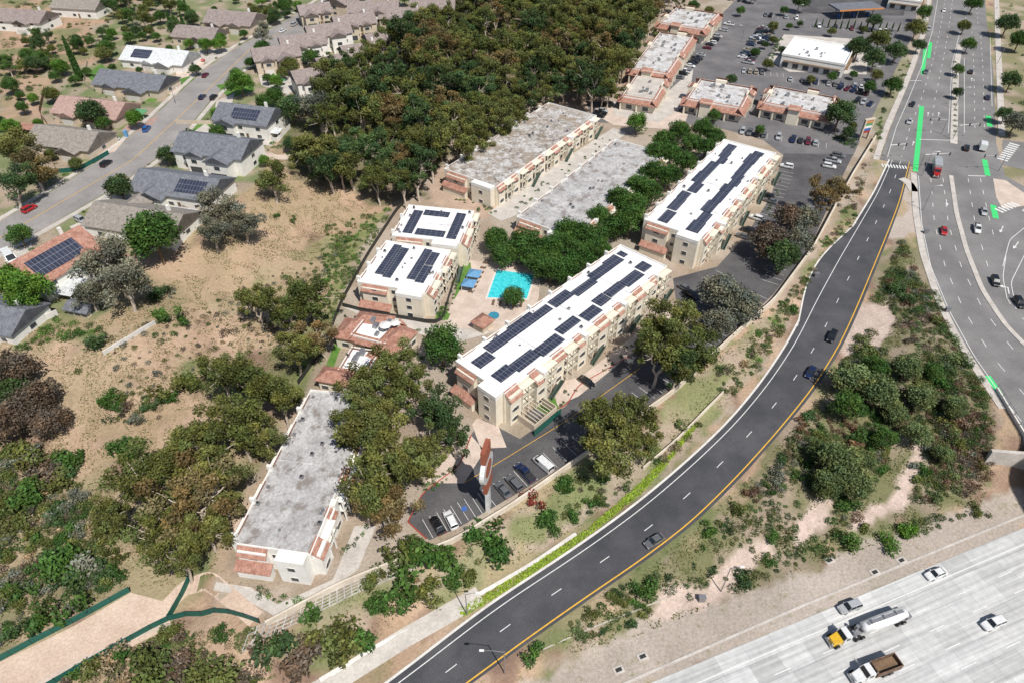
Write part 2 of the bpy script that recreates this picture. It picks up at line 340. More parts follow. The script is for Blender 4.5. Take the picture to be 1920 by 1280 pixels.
grove=[(548,300),(575,215),(600,140),(640,115),(700,105),(760,60),(860,30),(930,-40),(1270,-40),(1235,20),(1215,60),(1165,120),(1150,175),(1080,170),(1010,180),(900,265),(815,305),(770,350),(700,350),(640,320)]
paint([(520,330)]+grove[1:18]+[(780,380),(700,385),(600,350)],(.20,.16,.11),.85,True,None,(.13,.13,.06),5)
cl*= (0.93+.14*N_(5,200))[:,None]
me=bpy.data.meshes.new('ground'); ny,nx=GX.shape
V=np.stack([GX.ravel(),GY.ravel(),GZ.ravel()],1); idx=np.arange(nx*ny).reshape(ny,nx)
Fq=np.stack([idx[:-1,:-1],idx[:-1,1:],idx[1:,1:],idx[1:,:-1]],-1).reshape(-1,4)
me.vertices.add(len(V)); me.vertices.foreach_set('co',V.ravel().astype(np.float32)); me.loops.add(Fq.size); me.loops.foreach_set('vertex_index',Fq.ravel().astype(np.int32))
me.polygons.add(len(Fq)); me.polygons.foreach_set('loop_start',np.arange(0,Fq.size,4,dtype=np.int32)); me.polygons.foreach_set('loop_total',np.full(len(Fq),4,dtype=np.int32))
me.polygons.foreach_set('use_smooth',np.ones(len(Fq),bool))
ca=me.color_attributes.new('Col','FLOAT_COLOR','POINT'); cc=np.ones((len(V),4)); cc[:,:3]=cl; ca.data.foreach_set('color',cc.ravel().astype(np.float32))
m,nt,b=newmat('ground_soil'); a_=nt.nodes.new('ShaderNodeAttribute'); a_.attribute_name='Col'
f=noise(nt,1.6,6,.75,lo=.3,hi=.7); g=mixc(nt,f,(.72,.71,.70),(1.22,1.2,1.18)); c_=mixc(nt,1.,a_.outputs['Color'],g,'MULTIPLY')
f2=noise(nt,.5,6,.8,lo=.57,hi=.66); g2=mixc(nt,f2,(1,1,1),(.62,.68,.48)); c_=mixc(nt,1.,c_,g2,'MULTIPLY')
nt.links.new(c_,b.inputs['Base Color']); b.inputs['Roughness'].default_value=.95; bump(nt,b,f,.5,.2); M['ground_soil']=m
me.materials.append(m); me.update(calc_edges=True)
struct(inst('ground',me))
# ------------------------------------------------------------ roads
b=MB(); NC=6
for i in range(len(RL)-1):
    for k in range(NC):
        q=[]
        for (ii,kk) in ((i,k),(i,k+1),(i+1,k+1),(i+1,k)):
            p=RL[ii]*(1-kk/NC)+RR[ii]*kk/NC; q.append((p[0],p[1],h(p[0],p[1])+.05))
        b.add(q,[(0,1,2,3)])
struct(b.build('ramp_road','asphalt_ramp'))
def fracline(f): return [tuple((RL[i]*(1-f)+RR[i]*f)[:2]) for i in range(len(RL))]
strip('ramp_lane_marking',fracline(.52),.16,'paint_white',.075,(2.5,9.5),.8,0,raw=True)
strip('ramp_edge_marking',fracline(.13),.18,'paint_white',.075,None,1.5,0,raw=True)
strip('ramp_yellow_marking',fracline(.93),.25,'paint_yellow',.075,None,1.5,0,raw=True)
kl=fracline(-.02); strip('ramp_kerb',kl[:20],.5,'concrete_white',.11,None,1.5,0,raw=True); strip('ramp_kerb',kl[38:],.5,'concrete_white',.11,None,1.5,0,raw=True)
# paved bay that widens gently beside the ramp bend
wb=[]
for i in range(18,40):
    t=(i-18)/21.; w=3.6*math.sin(math.pi*t)**1.3; d=(RL[i]-RR[i])[:2]; d/=np.linalg.norm(d); wb.append((RL[i][:2],RL[i][:2]+d*w))
b=MB()
for i in range(len(wb)-1):
    q=[wb[i][0],wb[i][1],wb[i+1][1],wb[i+1][0]]; b.add([(p[0],p[1],h(p[0],p[1])+.05) for p in q],[(0,1,2,3)])
struct(b.build('ramp_shoulder_bay','asphalt_ramp'))
strip('ramp_kerb',[tuple(q[1]) for q in wb],.4,'concrete_white',.11,None,1.5,0,raw=True)
strip('ramp_concrete_shoulder',[(590,1300),(680,1245),(760,1195),(840,1150),(900,1115)],3.6,'concrete',.03,None,1.5,2)
bl=[(1752,-60),(1748,0),(1738,60),(1715,130),(1690,190),(1668,245),(1650,300),(1716,312),(1722,400),(1735,470),(1765,560),(1800,630),(1845,700),(1890,765),(1930,820),(2400,900),(2400,420),(1960,372),(1885,330),(1868,270),(1862,130),(1852,60),(1842,-60)]
sheet('boulevard_road',bl,0,.05,'asphalt_blvd')
sheet('side_street_road',[(1880,262),(1880,310),(2400,420),(2400,330)],0,.055,'asphalt_blvd')
for px in ([(1722,330),(1728,420),(1745,500),(1778,580),(1825,665),(1885,752),(1930,808)],[(1758,0),(1748,60),(1728,125),(1702,190),(1680,240),(1664,295)],[(1800,60),(1785,120),(1778,250)],[(1808,110),(1808,250)],[(1856,60),(1860,200)],[(1880,500),(1893,450),(1930,420)],[(1888,560),(1880,520),(1886,480)],[(1905,580),(1895,530),(1925,470)]):
    strip('edge_marking',px,.18,'paint_white',.075,None,1.5,2)
for px in ([(1745,335),(1752,420),(1772,500),(1806,580),(1858,665),(1925,745)],[(1768,335),(1778,420),(1802,500),(1840,575),(1895,650),(1930,690)],[(1815,335),(1828,420),(1852,500),(1900,580),(1930,610)],[(1838,335),(1852,400),(1865,450)],
    [(1772,0),(1762,60),(1745,130),(1726,190),(1706,240),(1690,295)],[(1786,0),(1778,60),(1765,130),(1752,190),(1745,250)],[(1822,60),(1826,130),(1828,250)],[(1838,60),(1843,130),(1846,250)],[(1808,0),(1812,50)],[(1830,0),(1834,50)]):
    strip('lane_marking',px,.18,'paint_white',.075,(3,6),1.,2)
for px in ([(1783,330),(1793,400),(1812,470),(1842,545),(1885,610),(1930,655)],[(1788,270),(1792,130),(1800,85)]):
    w=1.4 if px[0][1]>300 else 2.6
    P_=worldline(px,2,3); b=MB(); T=np.gradient(P_,axis=0); T/=np.linalg.norm(T,axis=1)[:,None]; Nn=np.stack([-T[:,1],T[:,0]],1)
    poly=[tuple(p) for p in P_+Nn*w/2]+[tuple(p) for p in (P_-Nn*w/2)[::-1]]; b.prism(poly,0,.18); struct(b.build('median_kerb','concrete'))
sheet('island_pavement',[(1862,335),(1885,338),(1935,372),(1960,385),(1930,385),(1880,392),(1868,370)],0,.07,'concrete_pink')
for px,w in (([(1735,92),(1730,140)],1.6),([(1728,200),(1722,265),(1716,322)],1.8),([(1745,80),(1741,110)],1.5),([(1853,218),(1856,238)],2),([(1846,300),(1852,330)],1.8),([(1862,385),(1867,410)],1.8),([(1850,704),(1868,730),(1885,762)],1.9)):
    strip('green_bike_lane',px,w,'paint_green',.068,None,1.,1)
def ladder(name,p0,p1,n,length,zz=0):
    b=MB(); a=np.array(atz(*p0,zz)); c=np.array(atz(*p1,zz)); d=(c-a)/np.linalg.norm(c-a); nn=np.array([-d[1],d[0]]); st=np.linalg.norm(c-a)/n
    for i in range(n):
        o=a+d*st*i; q=[o,o+d*st*.5,o+d*st*.5+nn*length,o+nn*length]; b.add([(x,y,zz+.085) for x,y in q],[(0,1,2,3)])
    return struct(b.build(name,'paint_white'))
ladder('crosswalk_marking',(1655,314),(1704,318),9,2.6); ladder('crosswalk_marking',(1893,268),(1868,300),9,3.5); ladder('crosswalk_marking',(1880,400),(1915,385),6,3)
strip('stop_line_marking',[(1692,152),(1728,152)],.4,'paint_white',.08,None,1,0); strip('stop_line_marking',[(1724,262),(1782,264)],.4,'paint_white',.08,None,1,0); strip('stop_line_marking',[(1815,330),(1848,331)],.4,'paint_white',.08,None,1,0)
def arrow(px,py,dx,dy,turn=0,s=1.):
    x,y=atz(px,py,0); x2,y2=atz(px+dx,py+dy,0); a=math.atan2(y2-y,x2-x); b=MB(lambda u,v,z:(x+(u*math.cos(a)-v*math.sin(a))*s,y+(u*math.sin(a)+v*math.cos(a))*s,.085))
    if turn==0: b.add([(-2,-.12,0),(1,-.12,0),(1,.12,0),(-2,.12,0),(.9,-.5,0),(2.4,0,0),(.9,.5,0)],[(0,1,2,3),(4,5,6)])
    else: b.add([(-2,-.12,0),(.6,-.12,0),(.6,.12,0),(-2,.12,0),(.36,.12*turn,0),(.6,.12*turn,0),(.6,.9*turn,0),(.36,.9*turn,0),(-.05,.85*turn,0),(1.05,.85*turn,0),(.5,1.9*turn,0)],[(0,1,2,3),(4,5,6,7),(8,9,10)])
    struct(b.build('arrow_marking','paint_white'))
for a_ in ((1890,542,-4,-20,1,1.3),(1905,460,-14,18,0,1.2),(1918,395,-14,12,1,1.2),(1878,430,-8,16,0,1.1),(1740,215,3,-20,0),(1760,215,3,-20,0),(1822,150,0,-20,0),(1775,380,4,20,0),(1712,270,8,-20,0)): arrow(*a_)
def sidewalk(px,w,zz=0,hh=.15,mat='concrete'):
    P_=worldline(px,2.5,3); T=np.gradient(P_,axis=0); T/=np.linalg.norm(T,axis=1)[:,None]; Nn=np.stack([-T[:,1],T[:,0]],1)
    b=MB(); poly=[tuple(p) for p in P_+Nn*w/2]+[tuple(p) for p in (P_-Nn*w/2)[::-1]]; b.prism(poly,zz-.1,zz+hh); return struct(b.build('sidewalk',mat))
sidewalk([(1713,325),(1717,400),(1730,475),(1759,562),(1794,634),(1838,704),(1880,766)],2.0)
sidewalk([(1742,0),(1732,60),(1708,132),(1684,190),(1660,245),(1642,300)],2.2)
sidewalk([(1868,-10),(1872,100),(1876,200),(1878,255)],2.5)
sidewalk([(1690,335),(1705,340),(1713,360)],3)
ang=math.atan2(fd[1],fd[0])
b=MB(); b.add([(-300,-60,0),(500,-60,0),(500,0,0),(-300,0,0)],[(0,1,2,3)]); fo=struct(b.build('freeway_road','freeway_concrete')); fo.location=(f1[0],f1[1],-6.95); fo.rotation_euler=(0,0,ang)
def fline(off,w,mat,dash=None):
    b=MB(); x=-120.
    while x<160:
        L=dash[0] if dash else 6; b.add([(x,off-w/2,0),(x+L,off-w/2,0),(x+L,off+w/2,0),(x,off+w/2,0)],[(0,1,2,3)]); x+=sum(dash) if dash else 6
    o=struct(b.build('freeway_marking',mat)); o.location=(f1[0],f1[1],-6.92); o.rotation_euler=(0,0,ang)
fline(-3.0,.2,'paint_white')
for k in range(1,6): fline(-3.0-3.7*k,.18,'paint_white',(3.6,7.2))
fline(-26,.2,'paint_yellow')
st=[(-60,452),(0,416),(90,363),(190,300),(265,240),(330,180),(385,130),(440,92),(520,47),(600,2),(660,-40),(760,-40),(690,5),(610,50),(540,82),(455,128),(400,182),(350,243),(300,292),(215,352),(100,418),(0,474),(-60,512)]
sheet('residential_street_road',st,9,.05,'asphalt_street'); streetw=np.array([atz(*p,9) for p in st])
strip('centre_marking',[(-40,470),(100,388),(250,300),(370,188),(470,92),(600,22)],.2,'paint_yellow',.075,None,2,2)
for px in ([(-60,447),(0,411),(90,358),(188,296),(262,236),(326,177),(381,127),(436,89),(516,44),(596,-1)],[(-60,520),(0,480),(100,424),(217,357),(304,297),(356,245),(406,184),(460,131),(545,86),(615,54)]):
    P_=worldline(px,2.5,1); T=np.gradient(P_,axis=0); T/=np.linalg.norm(T,axis=1)[:,None]; Nn=np.stack([-T[:,1],T[:,0]],1)
    b=MB(); poly=[tuple(p) for p in P_+Nn*.9]+[tuple(p) for p in (P_-Nn*.9)[::-1]]; b.prism(poly,8.9,9.14); struct(b.build('sidewalk','concrete'))
lot=[(805,1012),(860,988),(960,930),(1100,845),(1250,733),(1380,618),(1450,552),(1520,462),(1570,350),(1600,290),(1470,288),(1445,370),(1400,440),(1345,500),(1262,522),(1272,590),(1180,668),(1085,722),(1062,760),(975,822),(905,785),(885,812),(862,872),(792,925),(765,978)]
sheet('parking_lot',lot,0,.07,'asphalt_lot')
shop=[(1100,192),(1165,190),(1290,50),(1350,30),(1420,-40),(1725,-40),(1715,60),(1690,110),(1650,190),(1610,270),(1600,292),(1470,292),(1430,262),(1330,235),(1110,230)]
sheet('shopping_lot',shop,0,.05,'asphalt_shop')
sheet('bank_forecourt',[(1440,112),(1470,65),(1630,75),(1625,140),(1480,135)],0,.062,'concrete')
sheet('gas_station_forecourt',[(1520,-40),(1700,-40),(1695,30),(1500,25)],0,.064,'asphalt_lot')
sheet('walkway_path',[(915,400),(985,345),(1150,240),(1175,250),(990,395),(940,415)],0,.06,'concrete')
sheet('walkway_path',[(1100,205),(1180,190),(1290,215),(1280,245),(1150,235)],0,.075,'concrete_pink')
sheet('walkway_path',[(1150,190),(1215,205),(1300,130),(1290,195),(1235,230),(1150,215)],0,.085,'concrete')
sheet('walkway_path',[(795,905),(870,905),(905,850),(885,795),(895,783),(935,800),(950,838),(905,840),(880,812)],0,.082,'concrete_pink')
sheet('pool_deck_pavement',[(870,488),(1015,500),(1010,560),(985,610),(935,622),(830,612),(850,560)],0,.07,'concrete_pink')
sheet('walkway_path',[(640,575),(830,612),(930,622),(860,640),(780,625),(770,655),(740,660),(745,620)],0,.078,'concrete')
sheet('walkway_path',[(590,745),(600,735),(520,870),(445,1000),(436,990)],0,.06,'path_dirt')
sheet('walkway_path',[(665,985),(705,985),(672,1065),(610,1115),(520,1158),(505,1148),(440,1112),(400,1106),(405,1090),(470,1100),(520,1132),(625,1085)],0,.06,'concrete')
sheet('walkway_path',[(1035,720),(1090,705),(1200,620),(1260,570),(1255,600),(1150,690),(1085,742),(1045,760)],0,.085,'concrete_pink')
for px in ([(765,978),(792,925),(862,872),(884,815)],[(765,978),(800,1010)],[(1048,765),(1062,760),(1085,722),(1180,668)]):
    strip('red_kerb',px,.25,'sign_red',.16,None,1.,2)
sheet('dirt_path',[(-120,1300),(0,1240),(140,1172),(245,1110),(320,1130),(318,1175),(200,1235),(90,1285),(-40,1350)],-3,.06,'path_dirt')
strip('dirt_path',[(300,1150),(345,1100),(390,1085),(420,1110),(480,1160)],3.2,'path_dirt',.09,None,1.,2)
strip('concrete_gutter',[(60,1290),(140,1245),(240,1195),(320,1170)],1.2,'concrete_pink',.09,None,1.5,2)
strip('concrete_gutter',[(600,1275),(700,1215),(800,1165),(905,1110),(1000,1055),(1080,1000)],.8,'concrete_white',.12,None,1.5,3)
strip('freeway_shoulder_kerb',[(1150,1290),(1500,1137),(1920,965)],.5,'concrete',.1,None,2,0)
# ------------------------------------------------------------ walls & fences
def wall_path(name,px,hh,th,mat,label,cat,post=None,postmat=None,step=3.,zc=None,cap=None):
    P_=worldline(px,step,1); b=MB(); T=np.gradient(P_,axis=0); T/=np.linalg.norm(T,axis=1)[:,None]; Nn=np.stack([-T[:,1],T[:,0]],1)
    for i in range(len(P_)-1):
        z0=h(*P_[i]) if zc is None else zc; z1=h(*P_[i+1]) if zc is None else zc
        bt=[(*(P_[i]-Nn[i]*th/2),z0-.4),(*(P_[i+1]-Nn[i+1]*th/2),z1-.4),(*(P_[i+1]+Nn[i+1]*th/2),z1-.4),(*(P_[i]+Nn[i]*th/2),z0-.4)]
        tp=[(x,y,(z0 if k in (0,3) else z1)+hh) for k,(x,y,_) in enumerate(bt)]
        b.hexa(bt,tp)
    root=thing(name,label,cat,(float(P_[0][0]),float(P_[0][1]),h(*P_[0])))
    def off(bb,nm,mt):
        me=bb.mesh(nm,mt); 
        for v in me.vertices: v.co-=Vector(root.location)
        return inst(nm,me,root)
    off(b,'panel' if post else 'wall',mat)
    if post:
        for i in range(len(P_))[:95]:
            x,y=P_[i]; z=h(x,y) if zc is None else zc; pb=MB(); pb.box(x-post/2,x+post/2,y-post/2,y+post/2,z-.3,z+hh+.08); off(pb,'post',postmat or mat)
    return root
wall_path('retaining_wall',[(500,1172),(640,1097),(760,1050),(850,1018),(960,950),(1010,915),(1100,852)],1.5,.4,'wall_cream','long cream retaining wall below the front parking lot','wall')
wall_path('retaining_wall',[(1100,852),(1180,795),(1262,738),(1380,628),(1450,568),(1525,466),(1560,400),(1598,330),(1640,262)],1.7,.4,'wall_cream','cream boundary wall curving between the side parking lot and the ramp verge','wall')
wall_path('retaining_wall',[(1205,880),(1270,825),(1355,738)],1.0,.3,'wall_cream','short low tan wall on the slope above the ramp','wall')
wall_path('retaining_wall',[(195,665),(240,640),(292,607)],1.1,.3,'concrete_white','short pale wall standing alone on the dry hillside','wall')
wall_path('retaining_wall',[(0,645),(60,610),(110,590)],1.6,.25,'concrete_white','white garden wall below the terracotta roofed house','wall')
wall_path('chain_link_fence',[(-60,1268),(0,1240),(60,1206),(140,1166),(245,1108)],1.7,.05,'fence_green','green windscreen fence along the upper side of the dirt path','fence',.1,'blackish')
wall_path('chain_link_fence',[(70,1300),(200,1225),(318,1160),(345,1150),(430,1148),(488,1168)],1.7,.05,'fence_green','green windscreen fence along the lower side of the dirt path','fence',.1,'blackish')
wall_path('chain_link_fence',[(318,1160),(340,1120),(362,1075)],1.7,.05,'fence_green','short green fence joining path to the trees beside the grey roofed block','fence',.1,'blackish')
wall_path('iron_fence',[(560,720),(610,650),(640,570),(690,480),(745,395),(800,340)],1.6,.05,'blackish','dark iron fence between hillside and the solar roofed block','fence',.1,'blackish')
wall_path('chain_link_fence',[(108,325),(150,322),(205,290)],1.6,.05,'fence_green','green fence around the bare house yard','fence',.1,'blackish')
for px,mt,l in (([(395,305),(470,322),(480,290)],'stucco_white','white yard fence behind the white slate roofed house'),([(478,245),(520,270),(545,240)],'stucco_white','white fence behind the slate roofed house nearest the grove'),([(310,375),(370,405),(395,380)],'stucco_tan','tan yard fence behind the slate roofed bungalow'),([(80,225),(95,300),(110,325)],'brown_wood','brown fence beside the tan roofed bungalow'),([(85,170),(75,215),(90,235)],'brown_wood','brown fence behind the pink tiled bungalow'),([(165,118),(158,160),(175,172)],'stucco_tan','tan fence behind the dark slate bungalow'),([(425,215),(400,235),(330,232)],'stucco_tan','tan fence between the two white houses'),([(340,290),(425,312),(450,330)],'stucco_tan','tan fence below the white two storey house'),([(260,355),(200,372),(180,400)],'stucco_white','white fence beside the grey tan bungalow')):
    wall_path('wooden_fence',px,1.6,.08,mt,l,'fence',.1)
wall_path('iron_fence',[(643,575),(700,590),(828,610),(842,560),(865,490)],1.4,.05,'blackish','dark fence around the pool terrace','fence',.1,'blackish')
wall_path('guard_rail',[(1000,1225),(1120,1172),(1250,1120)],.1,.2,'concrete','low kerb along the planted freeway verge','kerb')
root=thing('crib_wall','pale lattice crib retaining wall stepping down the slope','wall',(0,0,0)); 
A=[at(x,y) for x,y in ((455,1222),(560,1165),(660,1115),(785,1062))]; B=[at(x,y) for x,y in ((470,1180),(560,1140),(650,1097),(770,1045))]
A=resample(A,24); B=resample(B,24)
for k in range(5):
    b=MB()
    for i in range(23):
        f_=k/4; p=A[i]*(1-f_)+B[i]*f_; q=A[i+1]*(1-f_)+B[i+1]*f_; zp=h(*p[:2])+.1; zq=h(*q[:2])+.1; t=.09
        b.hexa([(p[0],p[1]-t,zp-.3),(q[0],q[1]-t,zq-.3),(q[0],q[1]+t,zq-.3),(p[0],p[1]+t,zp-.3)],[(p[0],p[1]-t,zp+.15),(q[0],q[1]-t,zq+.15),(q[0],q[1]+t,zq+.15),(p[0],p[1]+t,zp+.15)])
    b.build('rail','concrete_crib',root)
for i in range(0,24):
    b=MB(); p=A[i]; q=B[i]; zp=h(*p[:2])+.15; zq=h(*q[:2])+.15
    b.hexa([(p[0]-.1,p[1],zp-.3),(p[0]+.1,p[1],zp-.3),(q[0]+.1,q[1],zq-.3),(q[0]-.1,q[1],zq-.3)],[(p[0]-.1,p[1],zp+.2),(p[0]+.1,p[1],zp+.2),(q[0]+.1,q[1],zq+.2),(q[0]-.1,q[1],zq+.2)])
    b.build('tie','concrete_crib',root)
# bridge
root=thing('bridge','concrete overpass carrying the boulevard over the freeway','bridge',(0,0,0))
ex=[atz(1890,765,0),atz(1962,885,0)]; e0=np.array(ex[0]); e1=np.array(ex[1]); dd=(e1-e0)/np.linalg.norm(e1-e0); e2=e0+dd*110; nn=np.array([-dd[1],dd[0]]); 
if nn[0]<0: nn=-nn
b=MB(); b.prism([tuple(e0+dd*4),tuple(e2),tuple(e2+nn*40),tuple(e0+dd*4+nn*40)],-1.6,.02); b.build('deck','concrete',root)
b=MB(); b.prism([tuple(e0-dd*6-nn*.5),tuple(e2-nn*.5),tuple(e2-nn*.15),tuple(e0-dd*6-nn*.15)],-.9,1.0); b.build('parapet','concrete_white',root)
b=MB(); w0=e0+dd*13; b.prism([tuple(w0-nn*9),tuple(w0+nn*42),tuple(w0+nn*42+dd*.8),tuple(w0-nn*9+dd*.8)],-7.5,-.2); b.build('abutment','concrete',root)
b=MB(); 
for k in range(14):
    p=e0-dd*6+dd*k*3-nn*.33; b.box(p[0]-.06,p[0]+.06,p[1]-.06,p[1]+.06,1.0,2.0)
b.tube([(*(e0-dd*6-nn*.33),2.0),(*(e0+dd*36-nn*.33),2.0)],[.06,.06]); b.tube([(*(e0-dd*6-nn*.33),1.5),(*(e0+dd*36-nn*.33),1.5)],[.04,.04]); b.build('handrail','metal_grey',root)
# ------------------------------------------------------------ buildings
FOOT=[]
def fit(c4,z):
    a,b_,c,d=[np.array(atz(x,y,z)) for x,y in c4]
    ux=((c-b_)+(d-a))/2; L=np.linalg.norm(ux); ux/=L; uy=np.array([-ux[1],ux[0]]); W=abs(((a-b_)+(d-c))/2@uy); ctr=(a+b_+c+d)/4; o=ctr-ux*L/2-uy*W/2
    FOOT.append((ctr[0],ctr[1],math.atan2(ux[1],ux[0]),L/2,W/2))
    return o,math.atan2(ux[1],ux[0]),L,W
def mans(b,s0,s1,t0,zl,t1,zh,th=.18):
    b.hexa([(s0,t0,zl-th),(s1,t0,zl-th),(s1,t1,zh-th),(s0,t1,zh-th)],[(s0,t0,zl),(s1,t0,zl),(s1,t1,zh),(s0,t1,zh)])
def window_part(root,mp,s,z,w=1.5,hh=1.2,t=0.):
    b=MB(mp); b.box(s-w/2-.1,s+w/2+.1,t,t+.08,z-.1,z+hh+.1); b.mi=1; b.box(s-w/2,s+w/2,t+.05,t+.1,z,z+hh); return b.build('window',['frame_white','window_pane'],root)
def long_facade(root,mp,L,hh,floors,bay=6.5,proj=1.1,wmat='stucco',full=True,start=0.):
    fh=hh/floors; n=max(1,int(round(L/bay))); bw=L/n; rr=random.Random(int(L*10))
    for i in range(n):
        fr=rr.uniform(.38,.5); s0=i*bw+.3; s1=s0+bw*fr; pj=proj*rr.choice([.7,1.4,2.1])
        b=MB(mp); b.box(s0,s1,0,pj,0,hh-.25); b.build('bay_wall',wmat,root)
        mid=s0+(s1-s0)*.58
        b=MB(mp); mans(b,s0-.2,mid if i%2 else s1+.2,pj+.55,hh-1.25,-.45,hh+.75); b.build('tile_awning','tile_terracotta',root)
        if i%2:
            b=MB(mp); b.box(mid+.05,s1+.02,-.3,pj+.12,hh-.248,hh+.75); b.build('bay_parapet','stucco_white',root)
        for k in range(floors): window_part(root,mp,(s0+s1)/2,k*fh+.95,1.6,1.15,pj)
        if bw>8:
            for k in range(floors): window_part(root,mp,s0+.9,k*fh+1.2,.7,.7,pj)
        q0=s1+.15; q1=(i+1)*bw+.15
        for k in range(floors):
            b=MB(mp); b.box(q0+.25,q1-.25,.02,.12,k*fh+.1,k*fh+2.15); b.build('glazed_door','window_pane',root)
        b=MB(mp); 
        for k in range(1,floors): b.box(q0,q1,.13,1.7,k*fh-.18,k*fh)
        b.mi=1
        for k in range(1,floors):
            b.box(q0,q1,1.62,1.68,k*fh+.95,k*fh+1.02)
            s=q0+.1
            while s<q1: b.box(s,s+.05,1.63,1.67,k*fh,k*fh+.95); s+=.35
        b.mi=0
        b.box(q0,q0+.22,1.4,1.7,0,hh-.5); b.box((q0+q1)/2,(q0+q1)/2+.22,1.4,1.7,0,hh-.5); b.box(q0,q1,.13,1.75,hh-.52,hh-.3); b.build('balcony',[wmat,'rail_green'],root)
def apartment(c4,hh,floors,label,roofmat='roof_white',group=None,panels=(),name='apartment_building',wmat='stucco',bay=6.5,vents=10,zg=0.,stair=0,allm=False,tw=.95):
    o,ang,L,W=fit(c4,hh+zg)
    root=thing(name,label,'building',(float(o[0]),float(o[1]),zg),ang,group)
    b=MB(); b.box(0,L,0,W,-1.5,hh); b.build('wall',wmat,root)
    b=MB(); b.box(.26,L-.26,.26,W-.26,hh+.01,hh+.06); roof=b.build('roof',roofmat,root)
    b=MB(); p=.55; b.box(0,L,0,.25,hh+.003,hh+p); b.box(0,L,W-.25,W,hh+.003,hh+p); b.box(0,.25,.251,W-.251,hh+.003,hh+p); b.box(L-.25,L,.251,W-.251,hh+.003,hh+p); b.build('parapet','stucco_white',root)
    mr=lambda s,t,z:(s,-t,z); ml=lambda s,t,z:(s,W+t,z); mn=lambda s,t,z:(-t,s,z); mf=lambda s,t,z:(L+t,s,z)
    rr=random.Random(int(L*100))
    if allm:
        for mp,LL in ((mr,L),(ml,L),(mn,W),(mf,W)):
            b=MB(mp); mans(b,-tw,LL+tw,tw,hh-.3-tw*.7,-.8,hh+.8); b.build('tile_awning','tile_terracotta',root)
            n=max(1,int(LL/5))
            for i in range(n):
                window_part(root,mp,(i+.5)*LL/n,.6 if hh<7 else hh-3.6,2.4,1.7)
                b=MB(mp); b.box((i+1)*LL/n-.3,(i+1)*LL/n+.3,0.003,tw-.2,0,hh-.5-tw*.7); b.build('pier',wmat,root)
            if LL>16:
                b=MB(mp); q=LL*rr.uniform(.3,.7); b.box(q-2.2,q+2.2,-.9,tw+.3,0,hh+1.3); b.build('entrance_tower',wmat,root)
                b=MB(mp); mans(b,q-2.5,q+2.5,tw+.9,hh+.9,tw*.2,hh+2.1); b.build('tower_tile','tile_terracotta',root)
        for i in range(6):
            x=rr.uniform(.12,.8)*L; y=rr.uniform(.2,.7)*W; s=rr.uniform(.7,1.3)
            b=MB(); b.box(x,x+s*1.6,y,y+s,hh+.06,hh+.3+s*.7); b.build('air_conditioner','metal_grey',roof)
    else:
        fh=hh/floors
        long_facade(root,mr,L,hh,floors,bay,wmat=wmat)
        n=max(1,int(round(L/bay)))
        for i in range(n):
            b=MB(ml); s0=(i+.25)*L/n; b.box(s0,s0+L/n*.5,0,.8,0,hh-.25); b.build('bay_wall',wmat,root)
            b=MB(ml); mans(b,s0-.2,s0+L/n*.5+.2,1.4,hh-1.2,-.6,hh+.8); b.build('tile_awning','tile_terracotta',root)
            b=MB(ml); b.box(s0-.9,s0-.3,-.6,.5,hh-.5,hh+1.5); b.build('chimney','stucco_white',roof)
            for k in range(floors): window_part(root,ml,s0+L/n*.25,k*fh+.95,1.4,1.1,.8)
        b=MB(mn); b.box(W*.04,W*.40,0,2.2,0,hh-.5); b.build('end_bay_wall',wmat,root)
        b=MB(mn); b.box(W*.56,W*.92,0,1.0,0,hh-.4); b.build('end_bay_wall',wmat,root)
        b=MB(mn); mans(b,W*.56-.2,W*.92+.2,1.55,hh-1.3,-.3,hh+.5); b.build('tile_awning','tile_terracotta',root)
        b=MB(mn); b.box(W*.04-.02,W*.40+.02,-.1,2.25,hh-.498,hh+.6); b.build('end_parapet','stucco_white',root)
        b=MB(mn); mans(b,W*.50,W*.97,3.0,fh-.7,1.02,fh+.35); b.build('porch_tile','tile_terracotta',root)
        b=MB(mn); b.box(W*.52,W*.95,1.02,2.6,0,fh-.6); b.build('porch_wall',wmat,root)
        for k in range(floors): window_part(root,mn,W*.22,k*fh+.9,1.4,1.1,2.2)
        for k in range(1,floors): window_part(root,mn,W*.74,k*fh+.9,1.6,1.1,1.0)
        for k in range(floors): window_part(root,mn,W*.48,k*fh+.9,1.0,1.1,0)
        for k in range(floors):
            for q in (.2,.5,.8): window_part(root,mf,W*q,k*fh+.9,1.4,1.1,0)
        for i in range(1,max(2,n//2)):
            b=MB(); x=i*L/max(2,n//2); b.box(x-.09,x+.09,.3,W-.3,hh+.061,hh+.16); b.build('roof_seam','roof_light',roof)
    for (u0,u1,v0,v1) in panels:
        b=MB(); b.hexa([(u0*L,v0*W,hh+.2),(u1*L,v0*W,hh+.2),(u1*L,v1*W,hh+.35),(u0*L,v1*W,hh+.35)],[(u0*L,v0*W,hh+.28),(u1*L,v0*W,hh+.28),(u1*L,v1*W,hh+.43),(u0*L,v1*W,hh+.43)]); b.build('solar_panel_array','solar',roof)
    for i in range(vents):
        x=rr.uniform(.04,.96)*L; y=rr.choice([rr.uniform(.05,.12),rr.uniform(.44,.56),rr.uniform(.88,.95)])*W; s=rr.uniform(.18,.42)
        b=MB()
        b.box(x-s,x+s,y-s,y+s,hh+.06,hh+.06+rr.uniform(.3,.7)); b.mi=1; b.box(x-s*.7,x+s*.7,y-s*.7,y+s*.7,hh+.8,hh+.85) if s>.33 else None; b.build('roof_vent',['metal_grey','blackish'],roof)
